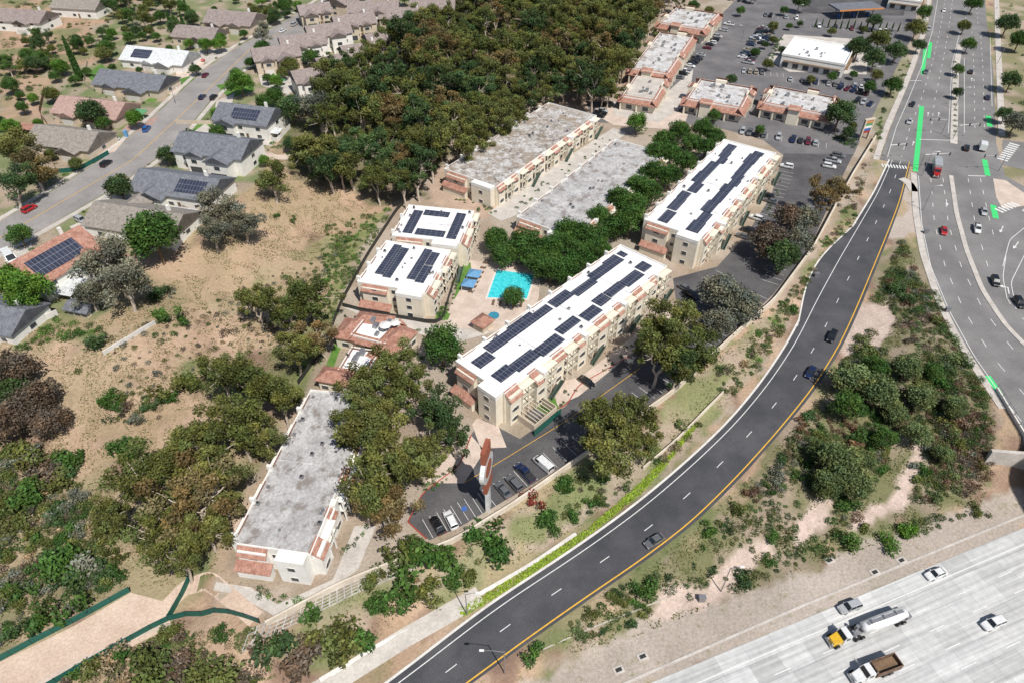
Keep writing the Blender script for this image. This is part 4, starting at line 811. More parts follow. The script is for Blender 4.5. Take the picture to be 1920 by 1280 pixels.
for px,py,s,mt,lab in [
 (475,560,.9,'leaf_olive','left eucalyptus of the pair above the clubhouse slope'),(525,585,.95,'leaf_olive','middle eucalyptus in the clump left of the clubhouse'),(575,548,1.,'leaf_olive','tallest eucalyptus in the clump left of the clubhouse'),(600,620,.8,'leaf_olive_brown','bare branched eucalyptus just left of the clubhouse'),(545,640,.85,'leaf_olive','lower eucalyptus in the clump left of the clubhouse'),
 (410,700,.8,'leaf_olive','eucalyptus on the bare slope left of the grey roofed block'),(470,720,1.,'leaf_olive','broad eucalyptus above the far end of the grey roofed block'),(520,740,.95,'leaf_olive','eucalyptus touching the far end of the grey roofed block'),(440,790,1.05,'leaf_olive','eucalyptus beside the middle of the grey roofed block'),
 (370,800,1.,'leaf_olive','upper eucalyptus of the hillside clump'),(325,850,1.,'leaf_olive','eucalyptus at the middle of the hillside clump'),(390,870,1.,'leaf_olive','eucalyptus over the tile edge of the grey roofed block'),(265,905,1.,'leaf_olive','leftmost large eucalyptus of the hillside clump'),(335,945,1.1,'leaf_olive_brown','largest brownish eucalyptus near the green fence'),
 (375,980,.85,'leaf_olive','eucalyptus leaning at the corner of the grey roofed block'),(280,1000,.95,'leaf_olive','eucalyptus above the green fence'),(200,960,.75,'leaf_olive','smaller eucalyptus at the left of the hillside clump'),(325,1035,.8,'leaf_olive','lowest eucalyptus beside the fence gate'),(490,800,.8,'leaf_olive','eucalyptus against the tile edge of the grey roofed block'),
 (680,730,.9,'leaf_olive','upper left eucalyptus of the central clump'),(735,705,1.,'leaf_olive','top eucalyptus of the central clump'),(660,795,.8,'leaf_olive','eucalyptus casting shade on the grey roof'),(700,810,1.05,'leaf_olive','large eucalyptus in the middle of the central clump'),(690,885,1.05,'leaf_olive','tall eucalyptus over the grey roof edge'),(735,865,.95,'leaf_olive','eucalyptus left of the parking circle'),(712,940,.85,'leaf_olive_brown','lowest eucalyptus of the central clump'),(678,930,.7,'leaf_olive','small eucalyptus at the near edge of the grey roof'),(715,760,.9,'leaf_olive','upper right eucalyptus of the central clump'),
 (770,740,.8,'leaf_olive','eucalyptus between clubhouse and the solar block'),(825,775,.85,'leaf_dark','dark eucalyptus at the left corner of the solar block'),(800,835,.85,'leaf_olive','dark eucalyptus above the tall sign'),(850,808,.7,'leaf_dark','eucalyptus just above the red tall sign'),
 (1225,605,.9,'leaf_olive','left olive tree over the side parking lot'),(1278,600,1.,'leaf_olive','top olive tree over the side parking lot'),(1300,655,.9,'leaf_olive','right olive tree over the side parking lot'),(1235,665,.95,'leaf_olive','lower olive tree over the side parking lot'),(1270,690,.7,'leaf_dark','dark tree between the side lot bays and the wall'),
 (1130,780,.85,'leaf_olive','eucalyptus at the left of the wall clump'),(1195,768,.9,'leaf_olive','eucalyptus at the right of the wall clump'),(1155,830,.9,'leaf_olive','lower eucalyptus rising over the cream wall'),(1215,820,.6,'leaf_olive','small eucalyptus on the slope side of the cream wall'),
 (1540,350,.95,'leaf_olive_brown','brownish tree at the top of the side parking lot'),(1575,352,.7,'leaf_olive_brown','smaller brownish tree beside the boundary wall')]:
    tree(EUC,px,py,s,mt,lab,name='eucalyptus_tree')
for px,py,s,mt,lab in [(180,495,1.3,'leaf_grey','silver grey eucalyptus below the terracotta roofed house'),(225,525,1.2,'leaf_grey','lower silver grey eucalyptus on the slope edge'),(160,545,.8,'leaf_grey','small silver grey tree beside the garden shed'),(420,385,1.2,'leaf_grey','tall grey leaved tree on the slope beside the slate bungalow'),(452,412,.95,'leaf_grey','lower grey leaved tree on the bare slope'),(508,335,1.05,'leaf_olive','olive tree at the top of the bare slope'),(395,430,.9,'leaf_grey','small grey leaved tree on the slope'),
 (595,195,1.25,'leaf_grey','grey green tree at the left edge of the grove'),(620,165,1.1,'leaf_grey','second grey green tree at the left edge of the grove'),(20,280,1.2,'leaf_olive','olive tree at the left edge above the street'),(55,310,1.1,'leaf_olive_brown','brown tree leaning over the street'),(10,345,1.1,'leaf_dark','dark tree at the left edge above the street'),
 (580,280,1.35,'leaf_olive','olive tree at the lower corner of the grove'),(615,305,1.3,'leaf_dark','dark tree at the lower corner of the grove'),(655,300,1.3,'leaf_olive','olive tree at the lower edge of the grove'),
 (490,60,.9,'leaf_grey','grey tree beside the top driveway')]:
    tree(SPA,px,py,s,mt,lab)
for px,py,s,mt,lab in [(25,690,1.3,'leaf_brown','brown leaved tree at the left edge of the hillside'),(60,745,1.35,'leaf_brown','large brown leaved tree on the left hillside'),(20,790,1.3,'leaf_brown','lower brown leaved tree at the left edge'),(90,790,1.,'leaf_brown','small brown leaved tree on the left hillside'),(25,735,1.2,'leaf_dark','dark tree among the brown leaved trees'),
 (1350,550,1.4,'leaf_grey','grey leaved tree left of the side lot'),(1388,575,1.4,'leaf_grey','grey leaved tree right of the side lot'),(1350,605,1.15,'leaf_grey','lower grey leaved tree near the boundary wall'),(1440,452,1.4,'leaf_brown','purplish dark tree beside the parked cars'),(1470,482,1.35,'leaf_dark','lower purplish tree beside the boundary wall'),(1512,412,1.3,'leaf_grey','grey tree at the bend of the boundary wall'),(1478,410,1.2,'leaf_brown','small purplish tree beyond the parked cars'),(1500,450,1.1,'leaf_grey','grey tree over the lower boundary wall'),
 (222,350,1.2,'leaf_dark','dark street tree beside the slate bungalow'),(170,212,1.4,'leaf_dark','large dark tree in front of the pink tiled bungalow'),
 (285,440,2.0,'leaf_green','large dense green pine on the slope edge'),(828,650,1.35,'leaf_green','round green tree left of the solar block'),(962,556,.85,'leaf_green','round green tree beside the pool'),(1195,230,1.05,'leaf_bright','bright green round tree beside the plaza'),(1575,215,1.5,'leaf_dark','dark round tree beside the low shop'),
 (55,545,1.4,'leaf_bright','bright green tree at the left edge behind the patio'),(25,530,1.2,'leaf_bright','second bright green tree at the left edge'),(450,155,1.3,'leaf_bright','bright round street tree beside the top street'),(545,205,1.3,'leaf_dark','dark tree beside the white two storey house'),(515,180,1.,'leaf_green','green tree behind the townhouses'),(328,50,1.1,'leaf_dark','dark tree left of the brown roofed house'),
 (1610,90,1.45,'leaf_dark','left tree of the group beside the bank'),(1650,72,1.5,'leaf_olive','middle tree of the group beside the bank'),(1682,95,1.3,'leaf_dark','right tree of the group beside the bank'),(1640,112,1.2,'leaf_dark','lower tree of the group beside the bank'),(1675,160,1.05,'leaf_green','round tree at the shopping lot corner'),(1718,55,1.2,'leaf_olive','tree on the verge near the top of the boulevard'),(1733,25,1.1,'leaf_green','green tree at the top of the boulevard'),(1722,85,.9,'leaf_dark','dark tree on the verge beside the ramp top'),
 (1890,45,1.5,'leaf_dark','large tree at the top right corner'),(1912,75,1.3,'leaf_green','second tree at the top right corner'),(1897,150,1.2,'leaf_dark','dark tree on the right verge'),(1905,230,1.2,'leaf_grey','grey tree at the right edge by the crossing'),(1885,215,.9,'leaf_dark','smaller dark tree by the crossing'),(1825,8,1.2,'leaf_green','median tree at the very top'),(1815,85,.9,'leaf_green','highest small median tree'),(1797,130,.7,'leaf_green','second small median tree'),(1795,175,.6,'leaf_dark','third small median tree'),(1808,50,.9,'leaf_olive','olive median tree near the top'),(1500,5,1.2,'leaf_dark','dark tree left of the fuel station'),(1640,40,1.,'leaf_dark','dark tree below the fuel station'),
 (1598,705,1.2,'leaf_pale','pale green tree at the upper left of the freeway island'),(1648,738,1.15,'leaf_pale','pale green tree at the middle of the freeway island'),(1590,760,.95,'leaf_green','lower green tree nearest the ramp bend'),(1725,745,.95,'leaf_pale','pale green tree right of the island centre'),(1572,862,1.2,'leaf_pale','large pale tree on the lower island'),(1602,908,1.,'leaf_pale','lower pale tree on the lower island'),(1720,812,.85,'leaf_pale','pale tree between the brown shrubs'),(1700,690,.95,'leaf_pale','upper right pale tree of the island'),(1550,905,.85,'leaf_pale','leftmost pale tree on the lower island'),
 (1640,690,.8,'leaf_green','green bushy tree above the middle of the island'),(1680,775,.75,'leaf_pale','pale bushy tree below the island centre'),(1752,695,.7,'leaf_green','green bushy tree near the boulevard kerb'),(1622,862,.7,'leaf_pale','small pale tree right of the large lower one'),(1538,842,.7,'leaf_pale','small pale tree left of the large lower one'),(1792,760,.7,'leaf_pale','pale bushy tree beside the bridge approach'),(1660,820,.7,'leaf_green','green bushy tree at the heart of the lower island'),(1770,850,.6,'leaf_pale','pale bushy tree in the reddish patch'),
 (930,448,1.1,'leaf_green','green tree at the near end of the plain grey roof'),(945,478,1.,'leaf_green','green tree above the pool cabanas')]:
    tree(BRD,px,py,s,mt,lab,name='pine_tree' if 'pine' in lab else 'tree')
row=[(1030,500),(1058,505),(1022,468),(1055,462),(1090,478),(1090,440),(1120,445),(1125,404),(1158,425),(1160,378),(1192,388),(1195,348),(1222,362),(1225,320),(1252,335),(1258,294),(1286,305),(1290,265),(1320,278),(1250,265),(1275,242),(1312,242),(1337,257),(1230,285),(1120,470),(985,460),(1180,412),(1060,430),(1000,482)]
for i,(px,py) in enumerate(row): tree(BRD,px+random.uniform(-5,5),py+random.uniform(-4,4),random.uniform(1.05,1.28),'leaf_green','dense dark green tree in the long row between the two grey and solar roofs',group='trees in the dense central row')
for px,py,s in ((138,118,1.25),(318,42,.8),(330,50,.85),(342,42,.75),(348,12,.6)):
    tree(CYP,px,py,s,'leaf_green','tall narrow cypress '+('on the dry slope at the upper left' if s>1 else 'in the cluster beside the brown roofed house' ),group=None if s>1 else 'cypresses by the brown roofed house',name='cypress_tree')
for k in range(14):
    px=1530+ k*12; tree(CYP,px,44+.5*k*1.2,.36,'leaf_green','small clipped cypress in the hedge line by the fuel station',group='cypresses by the fuel station',name='cypress_tree')
def avh(p):
    return inb(p,.5) or inside(np.array(p)[None],streetw)[0] 
for i,(x,y) in enumerate(scatter_pts([(0,90),(60,60),(120,80),(200,60),(210,0),(330,-20),(350,30),(220,70),(130,110),(20,150)],34,4.5,2,30,avh)): tree(BRD if i%3 else SPA,0,0,random.uniform(.5,.95),random.choice(['leaf_dark','leaf_green','leaf_olive']),'small tree scattered on the dry slope above the houses',group='trees above the houses',loc=(x,y))
HP=[(20,140),(200,70),(420,0),(640,-30),(900,-30),(760,60),(610,140),(560,230),(545,290),(470,330),(380,400),(160,470),(0,560),(0,240)]
for (x,y) in scatter_pts(HP,110,4.6,2,30,lambda p:avh(p)):
    tree(BRD,0,0,random.uniform(.38,.95),random.choice(['leaf_green','leaf_bright','leaf_dark','leaf_green','leaf_olive']),'garden tree among the hillside houses and townhouses',group='garden trees',loc=(x,y))
for i,(px,py) in enumerate([(1450,75),(1480,50),(1500,45),(1415,100),(1440,120),(1560,60),(1620,55),(1370,150),(1340,215),(1630,165),(1520,150),(1390,20),(1470,20),(1330,20),(1300,10),(1410,-5),(1590,250),(1600,235),(1450,50),(1465,95),(1435,85),(1600,140),(1560,145),(1645,140),(1425,245),(1280,240)]):
    tree(BRD,px,py,random.uniform(.45,.8),random.choice(['leaf_green','leaf_olive','leaf_dark']),'small planted tree between the shopping lot rows',group='shopping lot trees')
for i,(px,py) in enumerate([(860,15),(900,30),(800,45),(1270,-5),(1130,140),(1100,150),(1140,170)]):
    tree(EUC,px,py,.75,'leaf_olive','outlying eucalyptus at the rim of the grove',group='outlying grove eucalyptus',name='eucalyptus_tree')
NB=[0]
def bush(px,py,r,mat,label,group=None,name='shrub',loc=None,zs=1.,cat='shrub'):
    if loc is None: x,y,z=at(px,py,r*.5)
    else: x,y=loc; z=h(x,y)
    NB[0]+=1
    o=inst(name,random.choice(SHR),None,(x,y,z-.05),random.uniform(0,6.28),(r*random.uniform(.85,1.15),r*random.uniform(.85,1.15),r*.85*zs)); setmat(o,0,mat); return tag(o,label,cat,group)
bush(1000,937,2.6,'leaf_red','red flowering bush beside the cream wall'); bush(1020,962,2.6,'leaf_green','round green bush just below the red flowering bush'); bush(1060,910,2.2,'leaf_green','green bush above the red flowering bush')
for px,py,r,mt,lab in [(810,1040,4.5,'leaf_green','broad green bush below the parking circle'),(760,1030,4,'leaf_olive','olive bush left of the broad green bush'),(930,1015,4.2,'leaf_green','broad green bush on the slope below the wall'),(890,1010,3,'leaf_green','green bush between the two broad bushes'),(715,1130,3.3,'leaf_green','green bush on the lower slope below the crib wall'),(760,1120,2.8,'leaf_green','small green bush right of the lower slope bush'),(800,1100,2.8,'leaf_olive','olive bush on the lower slope'),(515,1205,3.4,'leaf_dark','dark bush at the foot of the crib wall'),(850,1085,2.5,'leaf_green','green bush near the lamp pole'),(880,1080,2.2,'leaf_olive','olive bush above the lime ground cover'),
 (300,590,3,'leaf_green','round green bush on the bare slope'),(340,600,1.8,'leaf_green','small round bush beside the pale wall'),(240,830,3.2,'leaf_green','green bush alone on the left hillside'),(180,640,3,'leaf_dark','dark bush below the garden shed'),(300,545,2,'leaf_dark','dark bush on the slope below the grey tree'),(322,548,1.5,'leaf_grey','blue grey round shrub on the slope'),(290,550,3,'leaf_dark','dark bush at the foot of the silver grey trees'),
 (90,1070,4.5,'leaf_green','large green bush at the left above the path'),(120,1040,3.5,'leaf_green','green bush at the left above the fence'),(110,1150,4,'leaf_green','green bush touching the green fence'),(60,1100,3,'leaf_green','green bush at the left edge above the path'),(610,1190,4,'leaf_olive','olive bush at the bottom below the crib wall'),(650,1210,3.6,'leaf_olive','second olive bush at the bottom'),(570,1220,3.4,'leaf_brown','brown bush at the bottom'),(410,1250,3.5,'leaf_olive','olive bush at the bottom edge'),(300,1250,3.8,'leaf_olive','bush at the bottom left edge'),(690,1190,3.4,'leaf_green','green bush at the bottom right of the crib wall'),(1000,1220,2,'leaf_green','dark green bush at the end of the freeway verge'),(1210,1100,2.6,'leaf_green','green bush between ramp and rock mulch'),(1590,1010,2.8,'leaf_green','green bush above the freeway shoulder'),(1665,1018,2.2,'leaf_bright','bright green bush right of the one above the shoulder'),(1700,995,2,'leaf_bright','bright green bush near the bridge'),
 (520,403,1.1,'leaf_green','small round bush highest on the bare slope'),(550,410,1.3,'leaf_green','round bush beside the dirt track on the slope'),(612,498,1.1,'leaf_green','small round bush near the iron fence'),(305,735,4,'leaf_olive','broad bush in the middle of the hillside'),(350,715,3.5,'leaf_olive','olive bush right of the broad hillside bush'),(40,850,4,'leaf_olive','olive thicket at the left edge'),(100,900,3.6,'leaf_olive','olive thicket left of the eucalyptus clump'),(50,930,4,'leaf_green','green thicket at the left edge'),(130,860,3,'leaf_green','green thicket below the brown trees'),(585,1150,2.6,'leaf_green','green bush growing over the crib wall'),(700,1085,2.4,'leaf_olive','olive bush growing over the upper crib wall')]:
    bush(px,py,r,mt,lab)
rampoly=np.concatenate([RL[:,:2],RR[::-1,:2]]); bayp=np.array([q[0] for q in wb]+[q[1] for q in wb][::-1]); rockw=[wpoly(r_) for r_ in ROCK]
pathw=np.array([atz(x,y,-3) for x,y in [(-120,1300),(0,1240),(140,1172),(245,1110),(320,1130),(318,1175),(200,1235),(90,1285),(-40,1350)]])
def av(p):
    q=np.array(p)[None]; return inside(q,rampoly)[0] or inside(q,bayp)[0] or inside(q,pathw)[0] or (any(inside(q,r_)[0] for r_ in rockw) and random.random()<.9) or inb(p)
SH=[]
def many(px,n,mind,rr,mats,what,group,avoid=av,clus=None,thr=.5):
    for i,(x,y) in enumerate(scatter_pts(px,n,mind,0,12,avoid)):
        if clus and float(vnoise(x,y,clus))+random.uniform(-.12,.12)<thr: continue
        SH.append((x,y,random.uniform(*rr)*(1+.6*(random.random()<.12)),random.choice(mats),what,group))
many([(0,620),(120,640),(180,760),(330,740),(280,830),(150,900),(200,1000),(230,1090),(120,1150),(0,1210),(-80,1100),(-80,700)],520,1.6,(.6,2.0),['leaf_green','leaf_olive','leaf_brown','leaf_dark','leaf_olive','leaf_grey','leaf_dry'],'on the left hillside','hillside shrubs',av,11,.47)
many([(0,850),(120,870),(200,960),(230,1090),(120,1150),(0,1210),(-80,1100)],200,1.6,(.7,2.2),['leaf_green','leaf_olive','leaf_olive','leaf_dark','leaf_grey'],'on the left hillside','hillside shrubs',av,8,.42)
many([(200,640),(420,560),(560,500),(640,460),(610,560),(560,640),(430,680),(330,740),(240,760)],190,1.9,(.35,1.1),['leaf_green','leaf_olive','leaf_dry','leaf_grey','leaf_brown'],'on the dry slope above the grey roof','dry slope shrubs')
many([(600,430),(740,390),(690,470),(640,560),(600,690),(560,640),(610,540)],120,1.3,(.4,1.0),['leaf_green','leaf_olive','leaf_bright'],'along the iron fence','fence line shrubs')
many([(1640,260),(1600,420),(1500,560),(1430,690),(1280,835),(1100,975),(900,1085),(700,1190),(520,1260),(560,1190),(850,1035),(1105,875),(1262,755),(1450,592),(1550,470)],800,1.15,(.5,1.35),['leaf_green','leaf_olive','leaf_pale','leaf_dry','leaf_brown','leaf_olive','leaf_green'],'on the verge between wall and ramp','verge shrubs',av,8,.46)
many([(1480,470),(1590,420),(1500,560),(1430,690),(1380,700),(1440,590),(1550,470)],150,1.2,(.5,1.1),['leaf_green','leaf_bright','leaf_pale','leaf_olive'],'on the upper verge','upper verge shrubs')
many([(1690,450),(1720,520),(1770,600),(1840,720),(1855,860),(1780,930),(1600,1000),(1500,900),(1400,930),(1480,830),(1560,720),(1640,560)],1100,1.2,(.6,1.7),['leaf_olive','leaf_pale','leaf_grey','leaf_green','leaf_green','leaf_dark','leaf_olive','leaf_russet'],'on the island between ramp and boulevard','island shrubs',av,10,.38)
many([(1690,450),(1725,480),(1790,640),(1850,760),(1855,860),(1780,930),(1740,780),(1700,640),(1650,560)],400,1.3,(.5,1.4),['leaf_russet','leaf_olive','leaf_brown','leaf_olive','leaf_green','leaf_pale'],'on the boulevard side of the island','island edge shrubs',av,7,.42)
many([(1840,960),(1700,1010),(1500,1060),(1300,1130),(1100,1200),(950,1255),(1000,1215),(1200,1080),(1320,985),(1450,900),(1600,990)],520,1.2,(.4,1.35),['leaf_green','leaf_olive','leaf_pale','leaf_dark','leaf_olive','leaf_green'],'beside the freeway shoulder','shoulder shrubs',av,8,.42)
many([(1760,790),(1850,800),(1860,900),(1800,930),(1740,900)],70,1.5,(.8,1.5),['leaf_russet','leaf_brown'],'in the reddish patch beside the bridge','reddish patch shrubs')
many([(0,180),(100,160),(180,60),(330,0),(0,0)],200,2.0,(.5,1.7),['leaf_green','leaf_dark','leaf_olive'],'on the dry slope at the top left','top slope shrubs',lambda p:avh(p),12)
many(HP,420,1.7,(.5,1.3),['leaf_green','leaf_bright','leaf_olive','leaf_green'],'in the house gardens','garden shrubs',lambda p:avh(p),7)
many([(0,620),(50,600),(120,590),(190,620),(140,640),(90,640),(0,680)],50,1.5,(.8,1.6),['leaf_bright','leaf_green'],'in the green garden strip below the white wall','garden strip shrubs')
many([(80,1290),(320,1190),(480,1180),(520,1270),(400,1300),(100,1330)],120,1.4,(.5,1.5),['leaf_olive','leaf_green','leaf_dry','leaf_brown'],'at the bottom edge below the path','bottom edge shrubs')
for pl,n in (([(838,560),(852,520),(862,500),(868,505),(850,570),(835,605),(815,600)],22),([(800,925),(860,885),(850,870),(790,910)],14),([(640,590),(830,622),(820,630),(640,600)],24),([(1400,450),(1455,350),(1470,300),(1478,310),(1440,420),(1412,460)],22),([(950,800),(1060,730),(1080,715),(1190,640),(1200,648),(1090,725),(1040,770)],24),([(840,370),(930,410),(945,400),(850,360)],14),([(960,385),(1130,260),(1150,262),(970,395)],24),([(480,1100),(580,1130),(560,1142),(480,1118)],12),([(650,1040),(695,990),(690,985),(640,1030)],12),([(1150,250),(1200,240),(1290,250),(1330,232),(1330,243),(1200,262)],14),([(780,660),(850,690),(850,780),(780,790),(740,700)],24)):
    many(pl,n,1.0,(.35,.8),['leaf_green','leaf_bright','leaf_dark'],'in the planted beds around the apartments','planted bed shrubs',None)
for pl in ([(1440,108),(1460,70),(1468,72),(1448,112)],[(1625,80),(1640,70),(1640,130),(1628,130)],[(1655,190),(1700,110),(1712,115),(1665,200)],[(1640,262),(1655,200),(1662,205),(1650,262)],[(1560,250),(1605,262),(1600,280),(1560,262)],[(1865,10),(1925,0),(1925,240),(1885,250)]):
    many(pl,22,1.3,(.5,1.1),['leaf_green','leaf_bright','leaf_dark'],'in the strips around the shopping lot','shopping lot shrubs',None)
for i in range(14): x,y,_=at(1790+(i%2),118+i*10); SH.append((x,y,.9,'leaf_green','in the boulevard median','median shrubs'))
SH.sort(key=lambda s:-s[2]/math.sqrt(s[0]**2+s[1]**2+H*H))
NM={'leaf_green':'green','leaf_dark':'dark green','leaf_olive':'olive','leaf_brown':'brown','leaf_grey':'grey green','leaf_pale':'pale green','leaf_dry':'straw coloured','leaf_bright':'bright green','leaf_olive_brown':'brownish olive','leaf_lime':'lime','leaf_russet':'russet'}
keep=298-NB[0]
for x,y,r,mt,what,grp in SH[:keep]: bush(0,0,r,mt,'%s shrub %s'%(NM[mt],what),NM[mt]+' '+grp,loc=(x,y))
PC=[];PS=[];PK=[]
for x,y,r,mt,_,_ in SH[keep:]:
    n=int(min(240,50+95*r*r)); d=rng.normal(size=(n,3)); d/=np.linalg.norm(d,axis=1)[:,None]; q=d*(rng.uniform(.5,1.15,n)*r)[:,None]; q[:,0]*=rng.uniform(.65,1.25); q[:,1]*=rng.uniform(.65,1.25); q[:,2]=np.abs(q[:,2])*.8; q+=rng.normal(size=(1,3))*.01
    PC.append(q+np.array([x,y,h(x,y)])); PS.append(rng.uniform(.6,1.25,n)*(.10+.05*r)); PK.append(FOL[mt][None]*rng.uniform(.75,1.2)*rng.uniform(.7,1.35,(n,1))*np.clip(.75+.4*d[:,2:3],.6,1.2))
tag(inst('shrub_cover',leafmesh('shrub_cover',np.concatenate(PC),np.concatenate(PS),np.concatenate(PK),'leaf_mixed')),'small mixed scrub spread over slopes, verges and planted beds','scrub',None,'stuff')
def cover(name,polys,n,size,mat,label,cat,zr=(0,.3),up=.8,warp=True):
    P_=[]
    for px,k in polys:
        poly=wpoly(px); lo=poly.min(0); hi=poly.max(0); q=rng.uniform(lo,hi,(int(k*6),2)); q=q[inside(q,poly)]; q=q[~inside(q,rampoly)]; q=q[~inside(q,bayp)]; q=q[~inside(q,pathw)]
        for r_ in rockw: q=q[~inside(q,r_)]
        if warp: q=q[(vnoise(q[:,0],q[:,1],3)+vnoise(q[:,0]+9,q[:,1],1.2)*.6)>.78]
        P_.append(q[:k])
    q=np.concatenate(P_); z=np.array([h(a,b_) for a,b_ in q]); z=z+rng.uniform(*zr,len(q)); c=rng.uniform(.6,1.35,(len(q),1))*np.array([[1,1,1]])*rng.uniform(.9,1.1,(len(q),3))
    return tag(inst(name,leafmesh(name,np.c_[q,z],rng.uniform(.5,1.2,len(q))*size,c,mat,up)),label,cat,None,'stuff')
cover('lime_ground_cover',[([(855,1142),(900,1118),(1000,1058),(1100,992),(1200,905),(1255,850),(1300,790),(1308,796),(1262,858),(1205,922),(1105,1003),(1010,1068),(905,1135),(870,1155)],15000)],0,.28,'leaf_lime','bright lime ground cover strip beside the ramp','ground cover',(.02,.2),warp=False)
HS=[(0,620),(200,600),(380,480),(480,350),(560,300),(700,400),(640,560),(560,700),(420,1000),(400,1080),(240,1100),(0,1220),(-60,1000),(-60,700)]
VG=[(1650,250),(1600,420),(1500,560),(1430,690),(1280,840),(1100,980),(900,1090),(700,1200),(480,1270),(500,1180),(850,1022),(1105,862),(1262,745),(1450,580),(1545,470)]
IS=[(1700,440),(1740,560),(1800,650),(1870,780),(1860,900),(1840,950),(1500,1070),(1200,1190),(1000,1240),(1200,1080),(1400,900),(1560,720),(1640,560)]
BL=[(80,1290),(320,1180),(480,1175),(520,1270),(400,1300),(100,1330)]
TS=[(0,170),(60,140),(200,110),(170,60),(220,20),(330,-20),(0,-20)]
cover('dry_grass',[(HS,24000),(VG,7000),(IS,5000),(BL,4000),(TS,3000)],0,.20,'leaf_dry','short straw coloured dry grass over the slopes','grass',(0,.2))
cover('green_weeds',[(HS,15000),(VG,12000),(IS,16000),(BL,4000),(TS,3000)],0,.22,'leaf_olive','low olive green weeds over the slopes','weeds',(0,.3))
cover('leafy_weeds',[(VG,8000),([(640,440),(735,400),(690,470),(640,560),(600,690),(570,700),(560,640),(620,540),(600,470)],6000),(BL,3000),([(0,900),(150,900),(230,1090),(0,1210)],4000)],0,.2,'leaf_green','low green weeds along the verge and fence line','weeds',(0,.3))
# ------------------------------------------------------------ vehicles
def loftbody(b,st):
    secs=[]
    for x,hw,zl,zt in st: secs.append([(x,-hw*.93,zl),(x,-hw,zl+(zt-zl)*.35),(x,-hw*.985,zl+(zt-zl)*.78),(x,-hw*.86,zt),(x,hw*.86,zt),(x,hw*.985,zl+(zt-zl)*.78),(x,hw,zl+(zt-zl)*.35),(x,hw*.93,zl)])
    vs=[p for s in secs for p in s]; fs=[]; n=8
    for i in range(len(secs)-1):
        for k in range(n): fs.append((i*n+k,(i+1)*n+k,(i+1)*n+(k+1)%n,i*n+(k+1)%n))
    fs+=[tuple(range(n)),tuple(range((len(secs)-1)*n,len(secs)*n))[::-1]]; b.add(vs,fs)
KIND={'sedan':dict(st=[(-2.35,.74,.38,.78),(-2.2,.86,.26,.93),(-1.5,.91,.22,.99),(0,.92,.22,.96),(1.1,.9,.22,.93),(1.85,.87,.22,.82),(2.2,.8,.26,.7),(2.34,.68,.34,.58)],g=(-1.85,1.1,-1.15,.3,.80,.62,.94,1.43),wb=1.38),
 'suv':dict(st=[(-2.35,.8,.42,.95),(-2.25,.9,.3,1.08),(-1.5,.94,.28,1.12),(0,.95,.28,1.1),(1.1,.94,.28,1.08),(1.9,.9,.28,.98),(2.25,.84,.32,.82),(2.36,.74,.4,.7)],g=(-2.2,1.15,-1.95,.4,.84,.68,1.08,1.70),wb=1.42),
 'pickup':dict(st=[(-2.85,.9,.45,1.12),(-2.75,.95,.38,1.16),(-.7,.96,.36,1.16),(0,.96,.36,1.16),(1.3,.96,.36,1.16),(2.3,.93,.36,1.06),(2.75,.86,.42,.9),(2.85,.78,.5,.8)],g=(-.75,1.5,-.6,.75,.86,.70,1.12,1.86),wb=1.75),
 'van':dict(st=[(-2.7,.92,.4,1.25),(-2.6,.97,.34,1.3),(0,.98,.34,1.3),(1.6,.97,.34,1.25),(2.3,.92,.34,1.0),(2.6,.82,.4,.8)],g=(-2.68,2.1,-2.6,1.25,.93,.84,1.25,2.1),wb=1.6)}
def gh(k):
    xb0,xf0,xb1,xf1,w0,w1,z0,z1=KIND[k]['g']; B4=[(xb0,-w0,z0-.03),(xf0,-w0,z0-.03),(xf0,w0,z0-.03),(xb0,w0,z0-.03)]; T4=[(xb1,-w1,z1),(xf1,-w1,z1),(xf1,w1,z1),(xb1,w1,z1)]; return B4,T4
CM={}
